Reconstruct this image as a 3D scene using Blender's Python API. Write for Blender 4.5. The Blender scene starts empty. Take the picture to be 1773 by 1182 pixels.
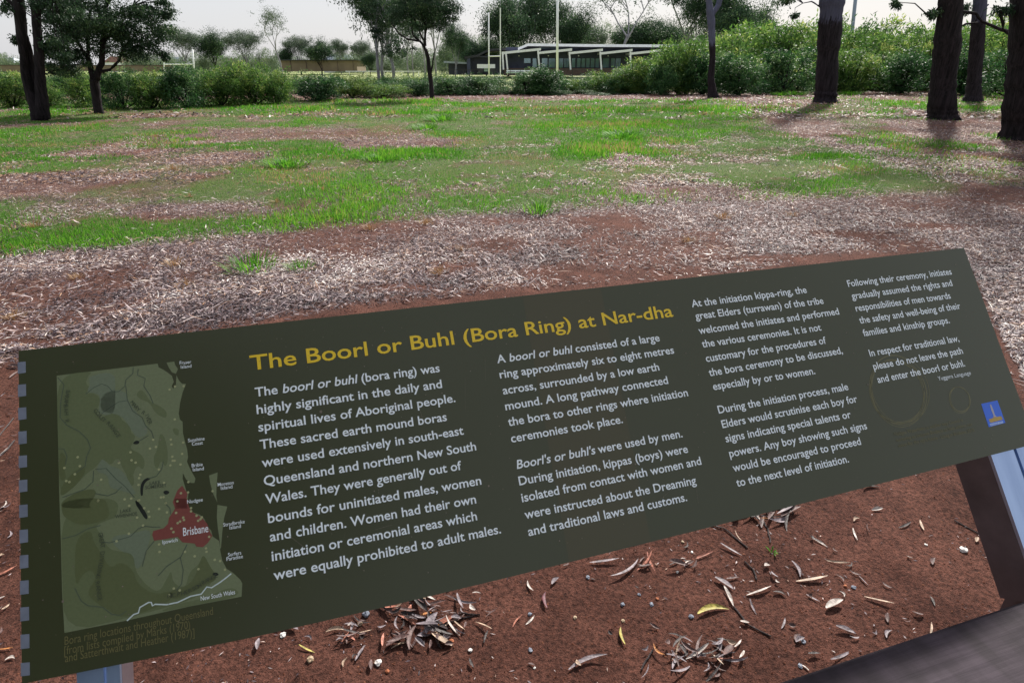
import bpy, bmesh, math, random
import numpy as np
from mathutils import Vector, Matrix
R = math.radians
random.seed(7)
rng = np.random.default_rng(7)
scene = bpy.context.scene
col = scene.collection

# ------------------------------------------------------------------ camera
F = 1030.0; PITCH = R(24.80); EYE = 1.55; PW, PH = 1773.0, 1182.0
cam_d = bpy.data.cameras.new('camera'); cam = bpy.data.objects.new('camera', cam_d); col.objects.link(cam)
cam_d.sensor_width = 36; cam_d.lens = F / PW * 36; cam_d.clip_start = 0.02; cam_d.clip_end = 3000
cam.location = (0, 0, EYE); cam.rotation_euler = (R(90) - PITCH, 0, 0)
scene.camera = cam
# ------------------------------------------------------------------ sky, sun, exposure
SUN_AZ, SUN_EL = R(24), R(39)
w = bpy.data.worlds.new('World'); scene.world = w; w.use_nodes = True
nt = w.node_tree; nt.nodes.clear()
sky = nt.nodes.new('ShaderNodeTexSky'); sky.sky_type = 'NISHITA'; sky.sun_disc = False
sky.sun_elevation = SUN_EL; sky.sun_rotation = SUN_AZ; sky.dust_density = 2.0
mixc = nt.nodes.new('ShaderNodeMix'); mixc.data_type = 'RGBA'; mixc.inputs[0].default_value = 0.8
mixc.inputs[7].default_value = (6.35, 6.4, 6.75, 1)          # even white cloud veil over the sky
bg = nt.nodes.new('ShaderNodeBackground'); bg.inputs[1].default_value = 0.078
out = nt.nodes.new('ShaderNodeOutputWorld')
nt.links.new(sky.outputs[0], mixc.inputs[6]); nt.links.new(mixc.outputs[2], bg.inputs[0]); nt.links.new(bg.outputs[0], out.inputs[0])
sd = bpy.data.lights.new('sun', 'SUN'); sd.energy = 5.0; sd.angle = R(3); sd.color = (1.0, 0.95, 0.87)
sun = bpy.data.objects.new('sun', sd); col.objects.link(sun)
sdir = Vector((math.sin(SUN_AZ) * math.cos(SUN_EL), math.cos(SUN_AZ) * math.cos(SUN_EL), math.sin(SUN_EL)))
sun.rotation_euler = sdir.to_track_quat('Z', 'Y').to_euler(); sun.location = sdir * 60
vs = scene.view_settings; vs.view_transform = 'Standard'; vs.look = 'None'; vs.gamma = 1; vs.exposure = 0.68; vs.use_curve_mapping = False

# ------------------------------------------------------------------ helpers
CP, SP = math.cos(PITCH), math.sin(PITCH)
def ray(px, py):
    a, b = (px - PW / 2) / F, (PH / 2 - py) / F
    return np.array([a, CP + b * SP, -SP + b * CP])
def G(px, py, z=0.0):
    r = ray(px, py); t = (z - EYE) / r[2]
    return Vector((r[0] * t, r[1] * t, z))
def at(px, py, Y):
    r = ray(px, py); t = Y / r[1]
    return Vector((r[0] * t, Y, EYE + r[2] * t))
def proj(x, y, z=0.0):
    dz = z - EYE
    zc = y * CP - dz * SP; up = y * SP + dz * CP
    return PW / 2 + F * x / zc, PH / 2 - F * up / zc

def tag(o, label=None, cat=None, group=None, kind=None):
    if label: o['label'] = label
    if cat: o['category'] = cat
    if group: o['group'] = group
    if kind: o['kind'] = kind
    return o
def link(name, me, parent=None, mat=None):
    o = bpy.data.objects.new(name, me); col.objects.link(o)
    if mat is not None and me is not None and not me.materials: me.materials.append(mat)
    if parent is not None: o.parent = parent
    return o
def empty(name, loc=(0, 0, 0), rz=0, label=None, cat=None, group=None):
    o = bpy.data.objects.new(name, None); col.objects.link(o)
    o.location = loc; o.rotation_euler = (0, 0, rz); o.empty_display_size = .2
    return tag(o, label, cat, group)
def copy_tree(o, parent=None):
    c = o.copy(); col.objects.link(c)
    if parent is not None: c.parent = parent
    for ch in list(o.children): copy_tree(ch, c)
    return c
def mesh_np(name, V, Fq, mat=None, rnd=None, smooth=False):
    """V (n,3); Fq (m,k) faces of equal size"""
    me = bpy.data.meshes.new(name); V = np.asarray(V, np.float32); Fq = np.asarray(Fq, np.int32)
    me.vertices.add(len(V)); me.vertices.foreach_set('co', V.ravel())
    m, k = Fq.shape
    me.loops.add(m * k); me.loops.foreach_set('vertex_index', Fq.ravel())
    me.polygons.add(m); me.polygons.foreach_set('loop_start', np.arange(0, m * k, k, dtype=np.int32))
    me.polygons.foreach_set('loop_total', np.full(m, k, np.int32))
    if smooth: me.polygons.foreach_set('use_smooth', np.ones(m, bool))
    if rnd is not None:
        a = me.attributes.new('rnd', 'FLOAT', 'POINT'); a.data.foreach_set('value', np.asarray(rnd, np.float32))
    me.update(calc_edges=True)
    if mat: me.materials.append(mat)
    return me
class MB:
    def __init__(s): s.v = []; s.f = []
    def box(s, c, size, M=None):
        i = len(s.v); hx, hy, hz = size[0] / 2, size[1] / 2, size[2] / 2
        for dx, dy, dz in ((-1,-1,-1),(1,-1,-1),(1,1,-1),(-1,1,-1),(-1,-1,1),(1,-1,1),(1,1,1),(-1,1,1)):
            p = Vector((dx * hx, dy * hy, dz * hz))
            if M is not None: p = M @ p
            s.v.append(Vector(c) + p)
        s.f += [tuple(i + k for k in q) for q in ((3,2,1,0),(4,5,6,7),(0,1,5,4),(1,2,6,5),(2,3,7,6),(3,0,4,7))]
        return s
    def hexa(s, bottom, top):
        i = len(s.v); s.v += [Vector(p) for p in bottom] + [Vector(p) for p in top]
        s.f += [tuple(i + k for k in q) for q in ((3,2,1,0),(4,5,6,7),(0,1,5,4),(1,2,6,5),(2,3,7,6),(3,0,4,7))]
        return s
    def bar(s, a, b, wd, ht=None):
        a, b = Vector(a), Vector(b); ht = ht or wd; d = (b - a)
        q = d.to_track_quat('Z', 'Y').to_matrix()
        return s.box((a + b) / 2, (wd, ht, d.length), q)
    def tube(s, pts, radii, n=8, cap=True):
        i0 = len(s.v); pts = [Vector(p) for p in pts]
        for k, p in enumerate(pts):
            d = (pts[min(k + 1, len(pts) - 1)] - pts[max(k - 1, 0)]).normalized()
            ux = Vector((1, 0, 0)) if abs(d.x) < .9 else Vector((0, 1, 0))
            a = d.cross(ux).normalized(); b = d.cross(a)
            for j in range(n):
                t = 2 * math.pi * j / n
                s.v.append(p + (a * math.cos(t) + b * math.sin(t)) * radii[k])
        for k in range(len(pts) - 1):
            for j in range(n):
                a0 = i0 + k * n + j; a1 = i0 + k * n + (j + 1) % n
                s.f.append((a0, a0 + n, a1 + n, a1))
        if cap:
            s.f.append(tuple(i0 + j for j in range(n))); s.f.append(tuple(i0 + (len(pts) - 1) * n + j for j in reversed(range(n))))
        return s
    def mesh(s, name, mat, smooth=False):
        me = bpy.data.meshes.new(name); me.from_pydata([tuple(v) for v in s.v], [], s.f)
        if smooth:
            for p in me.polygons: p.use_smooth = True
        me.materials.append(mat); me.update(); return me
    def build(s, name, mat, parent=None, smooth=False):
        return link(name, s.mesh(name, mat, smooth), parent)

def vnoise(x, y, seed=0):
    xi = np.floor(x).astype(np.int64); yi = np.floor(y).astype(np.int64); fx = x - xi; fy = y - yi
    fx = fx * fx * (3 - 2 * fx); fy = fy * fy * (3 - 2 * fy)
    def h(a, b):
        n = (a * 374761393 + b * 668265263 + seed * 974634777) & 0xFFFFFFFF
        n = ((n ^ (n >> 13)) * 1274126177) & 0xFFFFFFFF
        return ((n ^ (n >> 16)) & 0xFFFF) / 65535.0
    return (h(xi, yi) * (1 - fx) + h(xi + 1, yi) * fx) * (1 - fy) + (h(xi, yi + 1) * (1 - fx) + h(xi + 1, yi + 1) * fx) * fy
def fbm(x, y, seed=0, o=4):
    x = np.asarray(x, float); y = np.asarray(y, float)
    s = 0; a = 1; t = 0
    for k in range(o):
        s = s + a * vnoise(x * 2 ** k + 17.3 * k, y * 2 ** k - 9.1 * k, seed + k); t += a; a *= .5
    return s / t

# ------------------------------------------------------------------ materials
def new_mat(name):
    m = bpy.data.materials.new(name); m.use_nodes = True
    n = m.node_tree; b = n.nodes['Principled BSDF']; return m, n, b
def plain(name, c, rough=.6, metal=0, noise=0.0, scale=8.0, bump=0.0, spec=.5):
    m, n, b = new_mat(name); b.inputs['Roughness'].default_value = rough; b.inputs['Metallic'].default_value = metal
    b.inputs['Specular IOR Level'].default_value = spec
    tc = n.nodes.new('ShaderNodeTexCoord'); nz = n.nodes.new('ShaderNodeTexNoise'); nz.inputs['Scale'].default_value = scale; nz.inputs['Detail'].default_value = 6
    n.links.new(tc.outputs['Object'], nz.inputs['Vector'])
    rp = n.nodes.new('ShaderNodeValToRGB')
    lo = [max(0, v * (1 - noise)) for v in c[:3]] + [1]; hi = [min(1, v * (1 + noise)) for v in c[:3]] + [1]
    rp.color_ramp.elements[0].position = .3; rp.color_ramp.elements[1].position = .7
    rp.color_ramp.elements[0].color = lo; rp.color_ramp.elements[1].color = hi
    n.links.new(nz.outputs[0], rp.inputs[0]); n.links.new(rp.outputs[0], b.inputs['Base Color'])
    if bump:
        bp = n.nodes.new('ShaderNodeBump'); bp.inputs['Strength'].default_value = bump; bp.inputs['Distance'].default_value = .02
        n.links.new(nz.outputs[0], bp.inputs['Height']); n.links.new(bp.outputs[0], b.inputs['Normal'])
    return m
def leafy(name, stops, rough=.55, trans=.35, spec=.3):
    """colour picked by the piece's own random number"""
    m, n, b = new_mat(name); b.inputs['Roughness'].default_value = rough; b.inputs['Specular IOR Level'].default_value = spec
    at_ = n.nodes.new('ShaderNodeAttribute'); at_.attribute_name = 'rnd'
    rp = n.nodes.new('ShaderNodeValToRGB'); e = rp.color_ramp.elements
    while len(e) < len(stops): e.new(.5)
    for k, (p, c) in enumerate(stops): e[k].position = p; e[k].color = (*c, 1)
    n.links.new(at_.outputs['Fac'], rp.inputs[0]); n.links.new(rp.outputs[0], b.inputs['Base Color'])
    if trans > 0:
        tr = n.nodes.new('ShaderNodeBsdfTranslucent'); mx = n.nodes.new('ShaderNodeMixShader'); mx.inputs[0].default_value = trans
        n.links.new(rp.outputs[0], tr.inputs['Color']); o = n.nodes['Material Output']
        n.links.new(b.outputs[0], mx.inputs[1]); n.links.new(tr.outputs[0], mx.inputs[2]); n.links.new(mx.outputs[0], o.inputs[0])
    return m
def bark(name, dark, light, sc=(18, 18, 1.3), split=None, rough=.9):
    m, n, b = new_mat(name); b.inputs['Roughness'].default_value = rough; b.inputs['Specular IOR Level'].default_value = .2
    tc = n.nodes.new('ShaderNodeTexCoord'); mp = n.nodes.new('ShaderNodeMapping'); mp.inputs['Scale'].default_value = sc
    mp.inputs['Rotation'].default_value = (0, 0, .4)
    nz = n.nodes.new('ShaderNodeTexNoise'); nz.inputs['Scale'].default_value = 1; nz.inputs['Detail'].default_value = 8; nz.inputs['Roughness'].default_value = .7
    n.links.new(tc.outputs['Object'], mp.inputs[0]); n.links.new(mp.outputs[0], nz.inputs['Vector'])
    rp = n.nodes.new('ShaderNodeValToRGB'); rp.color_ramp.elements[0].position = .35; rp.color_ramp.elements[1].position = .7
    rp.color_ramp.elements[0].color = (*dark, 1); rp.color_ramp.elements[1].color = (*light, 1)
    n.links.new(nz.outputs[0], rp.inputs[0]); cur = rp.outputs[0]
    if split:   # smooth pale upper trunk above a rough dark stocking: (height, blend, pale colour)
        hgt, bl, pc = split
        sx = n.nodes.new('ShaderNodeSeparateXYZ'); n.links.new(tc.outputs['Object'], sx.inputs[0])
        ad = n.nodes.new('ShaderNodeMath'); ad.operation = 'MULTIPLY_ADD'; ad.inputs[1].default_value = bl * 2.2
        n.links.new(nz.outputs[0], ad.inputs[0]); n.links.new(sx.outputs[2], ad.inputs[2])
        mr = n.nodes.new('ShaderNodeMapRange'); mr.inputs[1].default_value = hgt + bl * .9; mr.inputs[2].default_value = hgt + bl * 1.3
        n.links.new(ad.outputs[0], mr.inputs[0])
        r2 = n.nodes.new('ShaderNodeValToRGB'); r2.color_ramp.elements[0].position = .3; r2.color_ramp.elements[1].position = .75
        r2.color_ramp.elements[0].color = (*[v * .55 for v in pc], 1); r2.color_ramp.elements[1].color = (*pc, 1)
        n.links.new(nz.outputs[0], r2.inputs[0])
        mx = n.nodes.new('ShaderNodeMix'); mx.data_type = 'RGBA'
        n.links.new(mr.outputs[0], mx.inputs[0]); n.links.new(cur, mx.inputs[6]); n.links.new(r2.outputs[0], mx.inputs[7]); cur = mx.outputs[2]
    n.links.new(cur, b.inputs['Base Color'])
    bp = n.nodes.new('ShaderNodeBump'); bp.inputs['Strength'].default_value = 1; bp.inputs['Distance'].default_value = .06
    n.links.new(nz.outputs[0], bp.inputs['Height']); n.links.new(bp.outputs[0], b.inputs['Normal'])
    return m

M_bark = bark('dark_rough_bark', (.003, .003, .004), (.040, .031, .036))
M_bark_gum = bark('gum_bark', (.004, .003, .005), (.040, .032, .040), split=(2.6, .5, (.15, .16, .25)))
M_bark_gum5 = bark('gum_bark_tall_stocking', (.004, .003, .005), (.040, .032, .040), split=(3.4, .6, (.10, .10, .16)))
M_bark_pale = bark('pale_smooth_bark', (.13, .125, .14), (.36, .36, .40), sc=(3, 3, 1.2))
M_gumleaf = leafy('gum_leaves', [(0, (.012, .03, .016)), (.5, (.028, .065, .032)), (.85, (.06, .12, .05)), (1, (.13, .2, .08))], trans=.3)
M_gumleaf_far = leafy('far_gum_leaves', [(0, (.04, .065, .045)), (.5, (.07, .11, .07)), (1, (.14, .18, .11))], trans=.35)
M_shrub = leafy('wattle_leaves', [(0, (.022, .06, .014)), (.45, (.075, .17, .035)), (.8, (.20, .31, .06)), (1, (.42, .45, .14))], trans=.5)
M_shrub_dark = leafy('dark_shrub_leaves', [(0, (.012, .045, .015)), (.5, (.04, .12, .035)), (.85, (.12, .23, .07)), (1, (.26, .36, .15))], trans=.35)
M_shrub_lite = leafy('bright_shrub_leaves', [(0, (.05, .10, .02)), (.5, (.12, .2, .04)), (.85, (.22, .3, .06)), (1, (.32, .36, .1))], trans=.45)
M_grass = leafy('grass_blades', [(0, (.028, .12, .012)), (.5, (.08, .26, .018)), (.86, (.19, .42, .035)), (.9, (.32, .2, .09)), (1, (.42, .3, .15))], trans=.5, rough=.6)
M_straw = leafy('straw_blades', [(0, (.25, .13, .06)), (.5, (.38, .22, .1)), (1, (.45, .34, .2))], trans=.3)
M_litter = leafy('dry_leaf_litter', [(0, (.02, .014, .020)), (.25, (.07, .05, .062)), (.45, (.17, .135, .155)), (.62, (.36, .28, .29)), (.78, (.56, .48, .47)), (.88, (.30, .16, .09)), (.93, (.40, .25, .17)), (1, (.82, .78, .76))], trans=.1, rough=.6, spec=.3)
M_crumb = leafy('soil_crumbs', [(0, (.05, .018, .012)), (.5, (.12, .045, .028)), (.9, (.2, .085, .05)), (.96, (.3, .2, .16)), (1, (.55, .52, .5))], trans=0, rough=.9, spec=.1)

# ------------------------------------------------------------------ ground
def gz(x, y):
    x = np.asarray(x, float); y = np.asarray(y, float)
    return (fbm(x * .35, y * .35, 3, 3) - .5) * .10 + (fbm(x * 1.6, y * 1.6, 5, 3) - .5) * .035 + (fbm(x * 9, y * 9, 8, 4) - .5) * .020
def gzf(x, y): return float(gz(x, y))
def masks(x, y):
    """where grass grows and where litter lies, as densities 0..1 on the ground plane"""
    px, py = proj(x, y, 0.0)
    g0 = np.interp(px, [-400, 0, 300, 620, 950, 1200, 1350, 1660, 1700, 2300], [470, 450, 415, 385, 362, 350, 345, 335, 215, 205])
    grass_zone = np.clip((g0 - py) / 22 + .5, 0, 1)
    far = np.clip((py - 172) / 6, 0, 1)
    right = np.clip((np.interp(py, [165, 180, 240, 300, 340], [1240, 1260, 1360, 1600, 1680]) - px) / 60 + .5, 0, 1)
    n = fbm(x * .42, y * .30, 21, 5)
    band = fbm(x * .16, y * .5, 33, 4)
    cov = np.clip((n * .55 + band * .45 - .44) * 8 + .5, 0, 1)
    near_back = np.clip((250 - py) / 70, 0, 1) * np.exp(-((px - 950) / 420) ** 2)
    cov = np.clip(cov + near_back * .8, 0, 1)
    cov = np.clip(cov * (.55 + .9 * (fbm(x * 2.2, y * 1.6, 44, 3) > .42)), 0, 1)
    g = grass_zone * right * cov * far
    # thin grass on the leafy ground at right
    extra = np.clip((n - .60) * 8, 0, .4) * (px > 1250) * (py < 330) * (py > 150)
    e2 = np.exp(-((px - 1620) / 190) ** 2 - ((py - 188) / 14) ** 2) * (n > .42) * .9
    g = np.maximum(g, np.maximum(extra, e2))
    # litter
    fr = np.interp(px, [-400, 0, 300, 620, 900, 1180, 1320, 1420, 1600, 1680, 1780, 2300], [680, 640, 585, 535, 502, 478, 468, 445, 430, 480, 700, 900])
    lz = np.clip((fr - py) / 26 + .5, 0, 1)
    l = lz * np.clip((fbm(x * 1.1, y * 1.1, 51, 4) - .34) * 7, .25, 1)
    for cx, cy, rx, ry in ((1060, 388, 70, 16), (1090, 400, 60, 10), (860, 432, 60, 14), (790, 470, 50, 12), (690, 508, 90, 9), (1000, 482, 90, 9), (1480, 412, 90, 8), (1620, 396, 90, 7), (1330, 458, 120, 7), (60, 604, 120, 12)):
        l = l * (1 - .93 * np.exp(-(((px - cx) / rx) ** 2 + ((py - cy) / ry) ** 2) ** 1.5))
    return g, l, px, py
ys = [-14, -8, -4, -2, -1, 0]; y_ = .4
while y_ < 46: ys.append(y_); y_ *= 1.0125
ys.append(46.0); ys = np.array(ys); NX = 420
uu = np.linspace(-1, 1, NX); uu = np.sign(uu) * np.abs(uu) ** 1.25
X = uu[None, :] * (1.55 * np.abs(ys) + 4)[:, None]; Y = np.repeat(ys[:, None], NX, 1)
Z = gz(X, Y)
edge = np.clip((46 - Y) / 3, 0, 1); Z = Z * edge - .03 * (1 - edge) + .03
gm, lm, ppx, ppy = masks(X, Y)
gm[Y < 1] = 0; lm[Y < 1] = .1
idx = np.arange(len(ys) * NX).reshape(len(ys), NX)
Fq = np.stack([idx[:-1, :-1], idx[:-1, 1:], idx[1:, 1:], idx[1:, :-1]], -1).reshape(-1, 4)
def z_at(x, y):
    y = np.asarray(y, float); e = np.clip((46 - y) / 3, 0, 1)
    return gz(x, y) * e - .03 * (1 - e) + .03
m, n, b = new_mat('red_soil'); b.inputs['Roughness'].default_value = .95; b.inputs['Specular IOR Level'].default_value = .15
tc = n.nodes.new('ShaderNodeTexCoord')
n1 = n.nodes.new('ShaderNodeTexNoise'); n1.inputs['Scale'].default_value = 3.6; n1.inputs['Detail'].default_value = 10; n1.inputs['Roughness'].default_value = .65
n2 = n.nodes.new('ShaderNodeTexNoise'); n2.inputs['Scale'].default_value = 75; n2.inputs['Detail'].default_value = 6; n2.inputs['Roughness'].default_value = .8
n3 = n.nodes.new('ShaderNodeTexVoronoi'); n3.inputs['Scale'].default_value = 210; n3.inputs['Randomness'].default_value = 1
for q in (n1, n2, n3): n.links.new(tc.outputs['Object'], q.inputs['Vector'])
r1 = n.nodes.new('ShaderNodeValToRGB'); r1.color_ramp.elements[0].position = .3; r1.color_ramp.elements[1].position = .72
r1.color_ramp.elements[0].color = (.072, .030, .022, 1); r1.color_ramp.elements[1].color = (.19, .086, .062, 1)
r2 = n.nodes.new('ShaderNodeValToRGB'); r2.color_ramp.elements[0].position = .36; r2.color_ramp.elements[1].position = .66
r2.color_ramp.elements[0].color = (.25, .25, .27, 1); r2.color_ramp.elements[1].color = (1.6, 1.5, 1.5, 1)
n.links.new(n1.outputs[0], r1.inputs[0]); n.links.new(n2.outputs[0], r2.inputs[0])
mu = n.nodes.new('ShaderNodeMix'); mu.data_type = 'RGBA'; mu.blend_type = 'MULTIPLY'; mu.inputs[0].default_value = 1
n.links.new(r1.outputs[0], mu.inputs[6]); n.links.new(r2.outputs[0], mu.inputs[7])
ag = n.nodes.new('ShaderNodeAttribute'); ag.attribute_name = 'thatch'; al = n.nodes.new('ShaderNodeAttribute'); al.attribute_name = 'litter'
n4 = n.nodes.new('ShaderNodeTexNoise'); n4.inputs['Scale'].default_value = 55; n4.inputs['Detail'].default_value = 8; n4.inputs['Roughness'].default_value = .8
n.links.new(tc.outputs['Object'], n4.inputs['Vector'])
r4 = n.nodes.new('ShaderNodeValToRGB'); r4.color_ramp.elements[0].position = .38; r4.color_ramp.elements[1].position = .65
r4.color_ramp.elements[0].color = (.06, .035, .035, 1); r4.color_ramp.elements[1].color = (.30, .20, .18, 1); n.links.new(n4.outputs[0], r4.inputs[0])
m1 = n.nodes.new('ShaderNodeMix'); m1.data_type = 'RGBA'; sc_ = n.nodes.new('ShaderNodeMath'); sc_.operation = 'MULTIPLY'; sc_.inputs[1].default_value = .75
n.links.new(al.outputs['Fac'], sc_.inputs[0]); n.links.new(sc_.outputs[0], m1.inputs[0]); n.links.new(mu.outputs[2], m1.inputs[6]); n.links.new(r4.outputs[0], m1.inputs[7])
r5 = n.nodes.new('ShaderNodeValToRGB'); r5.color_ramp.elements[0].position = .4; r5.color_ramp.elements[1].position = .62
r5.color_ramp.elements[0].color = (.035, .085, .018, 1); r5.color_ramp.elements[1].color = (.12, .22, .04, 1); n.links.new(n4.outputs[0], r5.inputs[0])
m2 = n.nodes.new('ShaderNodeMix'); m2.data_type = 'RGBA'; s2 = n.nodes.new('ShaderNodeMath'); s2.operation = 'MULTIPLY'; s2.inputs[1].default_value = .7
n.links.new(ag.outputs['Fac'], s2.inputs[0]); n.links.new(s2.outputs[0], m2.inputs[0]); n.links.new(m1.outputs[2], m2.inputs[6]); n.links.new(r5.outputs[0], m2.inputs[7])
n.links.new(m2.outputs[2], b.inputs['Base Color'])
bp = n.nodes.new('ShaderNodeBump'); bp.inputs['Strength'].default_value = .9; bp.inputs['Distance'].default_value = .012
ba = n.nodes.new('ShaderNodeMath'); ba.operation = 'MULTIPLY_ADD'; ba.inputs[1].default_value = 2.2; n.links.new(n2.outputs[0], ba.inputs[0]); nv = n.nodes.new('ShaderNodeMath'); nv.operation = 'MULTIPLY'; nv.inputs[1].default_value = -.3; n.links.new(n3.outputs[0], nv.inputs[0]); n.links.new(nv.outputs[0], ba.inputs[2])
n.links.new(ba.outputs[0], bp.inputs['Height']); n.links.new(bp.outputs[0], b.inputs['Normal'])
M_soil = m
gme = mesh_np('ground', np.stack([X, Y, Z], -1).reshape(-1, 3), Fq, M_soil, smooth=True)
a = gme.attributes.new('thatch', 'FLOAT', 'POINT'); a.data.foreach_set('value', gm.ravel().astype(np.float32))
a = gme.attributes.new('litter', 'FLOAT', 'POINT'); a.data.foreach_set('value', np.clip(lm, 0, 1).ravel().astype(np.float32))
tag(link('ground', gme), 'bare red earth under leaf litter and patchy grass', kind='structure')
M_field = plain('mown_field', (.23, .27, .085), .9, noise=.3, scale=.12)
MB().box((0, 0, -.55), (3000, 3000, 1.0)).build('playing_field', M_field)
tag(bpy.data.objects['playing_field'], 'mown yellow green playing field reaching to the horizon', kind='structure')

# ------------------------------------------------------------------ ground cover
def leaf_quads(C, D, N, L, Wd, mid=.45, curl=None):
    """four-cornered leaves: base, side, tip, side"""
    D = D / np.linalg.norm(D, axis=1, keepdims=True); S = np.cross(D, N); S /= (np.linalg.norm(S, axis=1, keepdims=True) + 1e-9)
    L = L[:, None]; Wd = Wd[:, None]; U = np.cross(S, D)
    c = 0 if curl is None else curl[:, None]
    V = np.stack([C, C + D * L * mid + S * Wd / 2 + U * c * L, C + D * L, C + D * L * mid - S * Wd / 2 + U * c * L], 1)
    n_ = len(C); return V.reshape(-1, 3), np.arange(4 * n_).reshape(-1, 4)
def shards(x, y, Lr, Wr, lift, tilt=.22, rnd=None):
    n_ = len(x); a = rng.uniform(0, 2 * np.pi, n_); L = rng.uniform(*Lr, n_); W_ = rng.uniform(*Wr, n_)
    t = rng.normal(0, tilt, n_); D = np.stack([np.cos(a) * np.cos(t), np.sin(a) * np.cos(t), np.sin(t)], 1)
    N = np.stack([rng.normal(0, .35, n_), rng.normal(0, .35, n_), np.ones(n_)], 1)
    z = z_at(x, y) + rng.uniform(.001, lift, n_) + np.abs(np.sin(t)) * L * .5
    C = np.stack([x, y, z], 1) - D * L[:, None] / 2
    V, Fq = leaf_quads(C, D, N, L, W_, curl=rng.uniform(-.1, .14, n_))
    if rnd is None: rnd = rng.uniform(0, 1, n_)
    return V, Fq, np.repeat(rnd, 4)
def scatter(n_, y0, y1, power=1.0, spread=1.0):
    """points over the visible ground wedge, denser near"""
    t = rng.uniform(0, 1, n_); y = y0 * (y1 / y0) ** t if power == 0 else (y0 ** (1 / power) + t * (y1 ** (1 / power) - y0 ** (1 / power))) ** power
    x = rng.uniform(-1, 1, n_) * (.98 * y + 1.0) * spread
    return x, y
def join_stuff(name, parts, mat, label, cat=None, smooth=False):
    V = []; Fs = []; Rn = []; o = 0
    for v, f, r in parts: V.append(v); Fs.append(f + o); Rn.append(r); o += len(v)
    me = mesh_np(name, np.concatenate(V), np.concatenate(Fs), mat, np.concatenate(Rn), smooth)
    return tag(link(name, me), label, cat, kind='stuff')
# leaf litter
parts = []
for (cnt, y0, y1, Lr, Wr) in ((260000, 2.6, 8.5, (.014, .065), (.003, .012)), (210000, 8.5, 20, (.04, .10), (.007, .020)), (70000, 20, 42, (.10, .24), (.03, .06))):
    x, y = scatter(cnt, y0, y1, power=0.0)
    g, l, px, py = masks(x, y)
    dens = np.clip(l, 0, 1) * (1 - .96 * g) * np.interp(py, [165, 200, 260, 330, 380, 480, 700], [.45, .6, .7, .8, 1, 1, 1])
    k = rng.uniform(0, 1, cnt) < dens
    x, y = x[k], y[k]
    tone = np.clip(rng.uniform(0, 1, len(x)) * .92 + (fbm(x * 1.6, y * 1.6, 77, 4) - .5) * 1.1, 0, 1)
    _, pyy = proj(x, y); warm = (rng.uniform(0, 1, len(x)) < .38) & (pyy < 350); tone[warm] = rng.uniform(.84, .935, warm.sum())
    parts.append(shards(x, y, Lr, Wr, .016, rnd=tone))
x, y = scatter(9000, 1.0, 4.5, power=0.0); px, py = proj(x, y); k = rng.uniform(0, 1, 9000) < np.clip((fbm(x * 2.5, y * 2.5, 71, 3) - .3) * 2, .05, .8)
parts.append(shards(x[k], y[k], (.004, .018), (.0015, .005), .004, tilt=.15, rnd=rng.uniform(.05, .9, k.sum()) ** 1.3))
x, y = scatter(5200, 2.6, 16, power=0.0); g, l, px, py = masks(x, y); k = rng.uniform(0, 1, 5200) < l
parts.append(shards(x[k], y[k], (.10, .32), (.003, .007), .03, tilt=.10, rnd=rng.uniform(.1, .95, k.sum())))
x, y = scatter(6000, 2.8, 14, power=0.0); g, l, px, py = masks(x, y); k = rng.uniform(0, 1, 6000) < l
parts.append(shards(x[k], y[k], (.06, .11), (.008, .017), .03, tilt=.3, rnd=rng.uniform(.1, 1, k.sum())))
join_stuff('leaf_litter', parts, M_litter, 'dense dry grey and pinkish gum leaf litter covering the red earth', 'leaf litter')
# grass
parts = []
def blades(x, y, Lr, Wr, lean=.6, rnd=None):
    n_ = len(x); a = rng.uniform(0, 2 * np.pi, n_); L = rng.uniform(*Lr, n_); W_ = rng.uniform(*Wr, n_); t = np.abs(rng.normal(0, lean, n_))
    D = np.stack([np.cos(a) * np.sin(t), np.sin(a) * np.sin(t), np.cos(t)], 1); b_ = rng.uniform(0, 2 * np.pi, n_)
    N = np.stack([np.cos(b_), np.sin(b_), rng.uniform(.1, .6, n_)], 1)
    C = np.stack([x, y, z_at(x, y) - .004], 1)
    V, Fq = leaf_quads(C, D, N, L, W_, mid=.35)
    return V, Fq, np.repeat(rng.uniform(0, 1, n_) if rnd is None else rnd, 4)
for (cnt, y0, y1, Lr, Wr) in ((210000, 4.8, 11, (.03, .075), (.004, .008)), (260000, 11, 22, (.04, .10), (.008, .016)), (130000, 22, 40, (.06, .15), (.016, .035))):
    x, y = scatter(cnt, y0, y1, power=0.0)
    g, l, px, py = masks(x, y)
    k = rng.uniform(0, 1, cnt) < g
    x, y = x[k], y[k]
    patch = fbm(x * .5, y * .4, 91, 4)
    tone = np.clip(rng.uniform(0, .82, len(x)) * .8 + (patch - .5) * .9 + .06, 0, .88)
    dry = rng.uniform(0, 1, len(x)) < np.clip((fbm(x * .6, y * .9, 63, 3) - .54) * 2.0, 0.02, .5)
    tone[dry] = rng.uniform(.9, 1, dry.sum())
    hgt = np.clip(.6 + (patch - .4) * 2.2, .5, 1.6)
    v, f, r = blades(x, y, Lr, Wr, rnd=tone)
    vv = v.reshape(-1, 4, 3); base = vv[:, :1].copy(); vv = base + (vv - base) * hgt[:, None, None]; v = vv.reshape(-1, 3)
    parts.append((v, f, r))
join_stuff('grass', parts, M_grass, 'patchy bright green and straw coloured grass over the clearing', 'grass')
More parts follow.
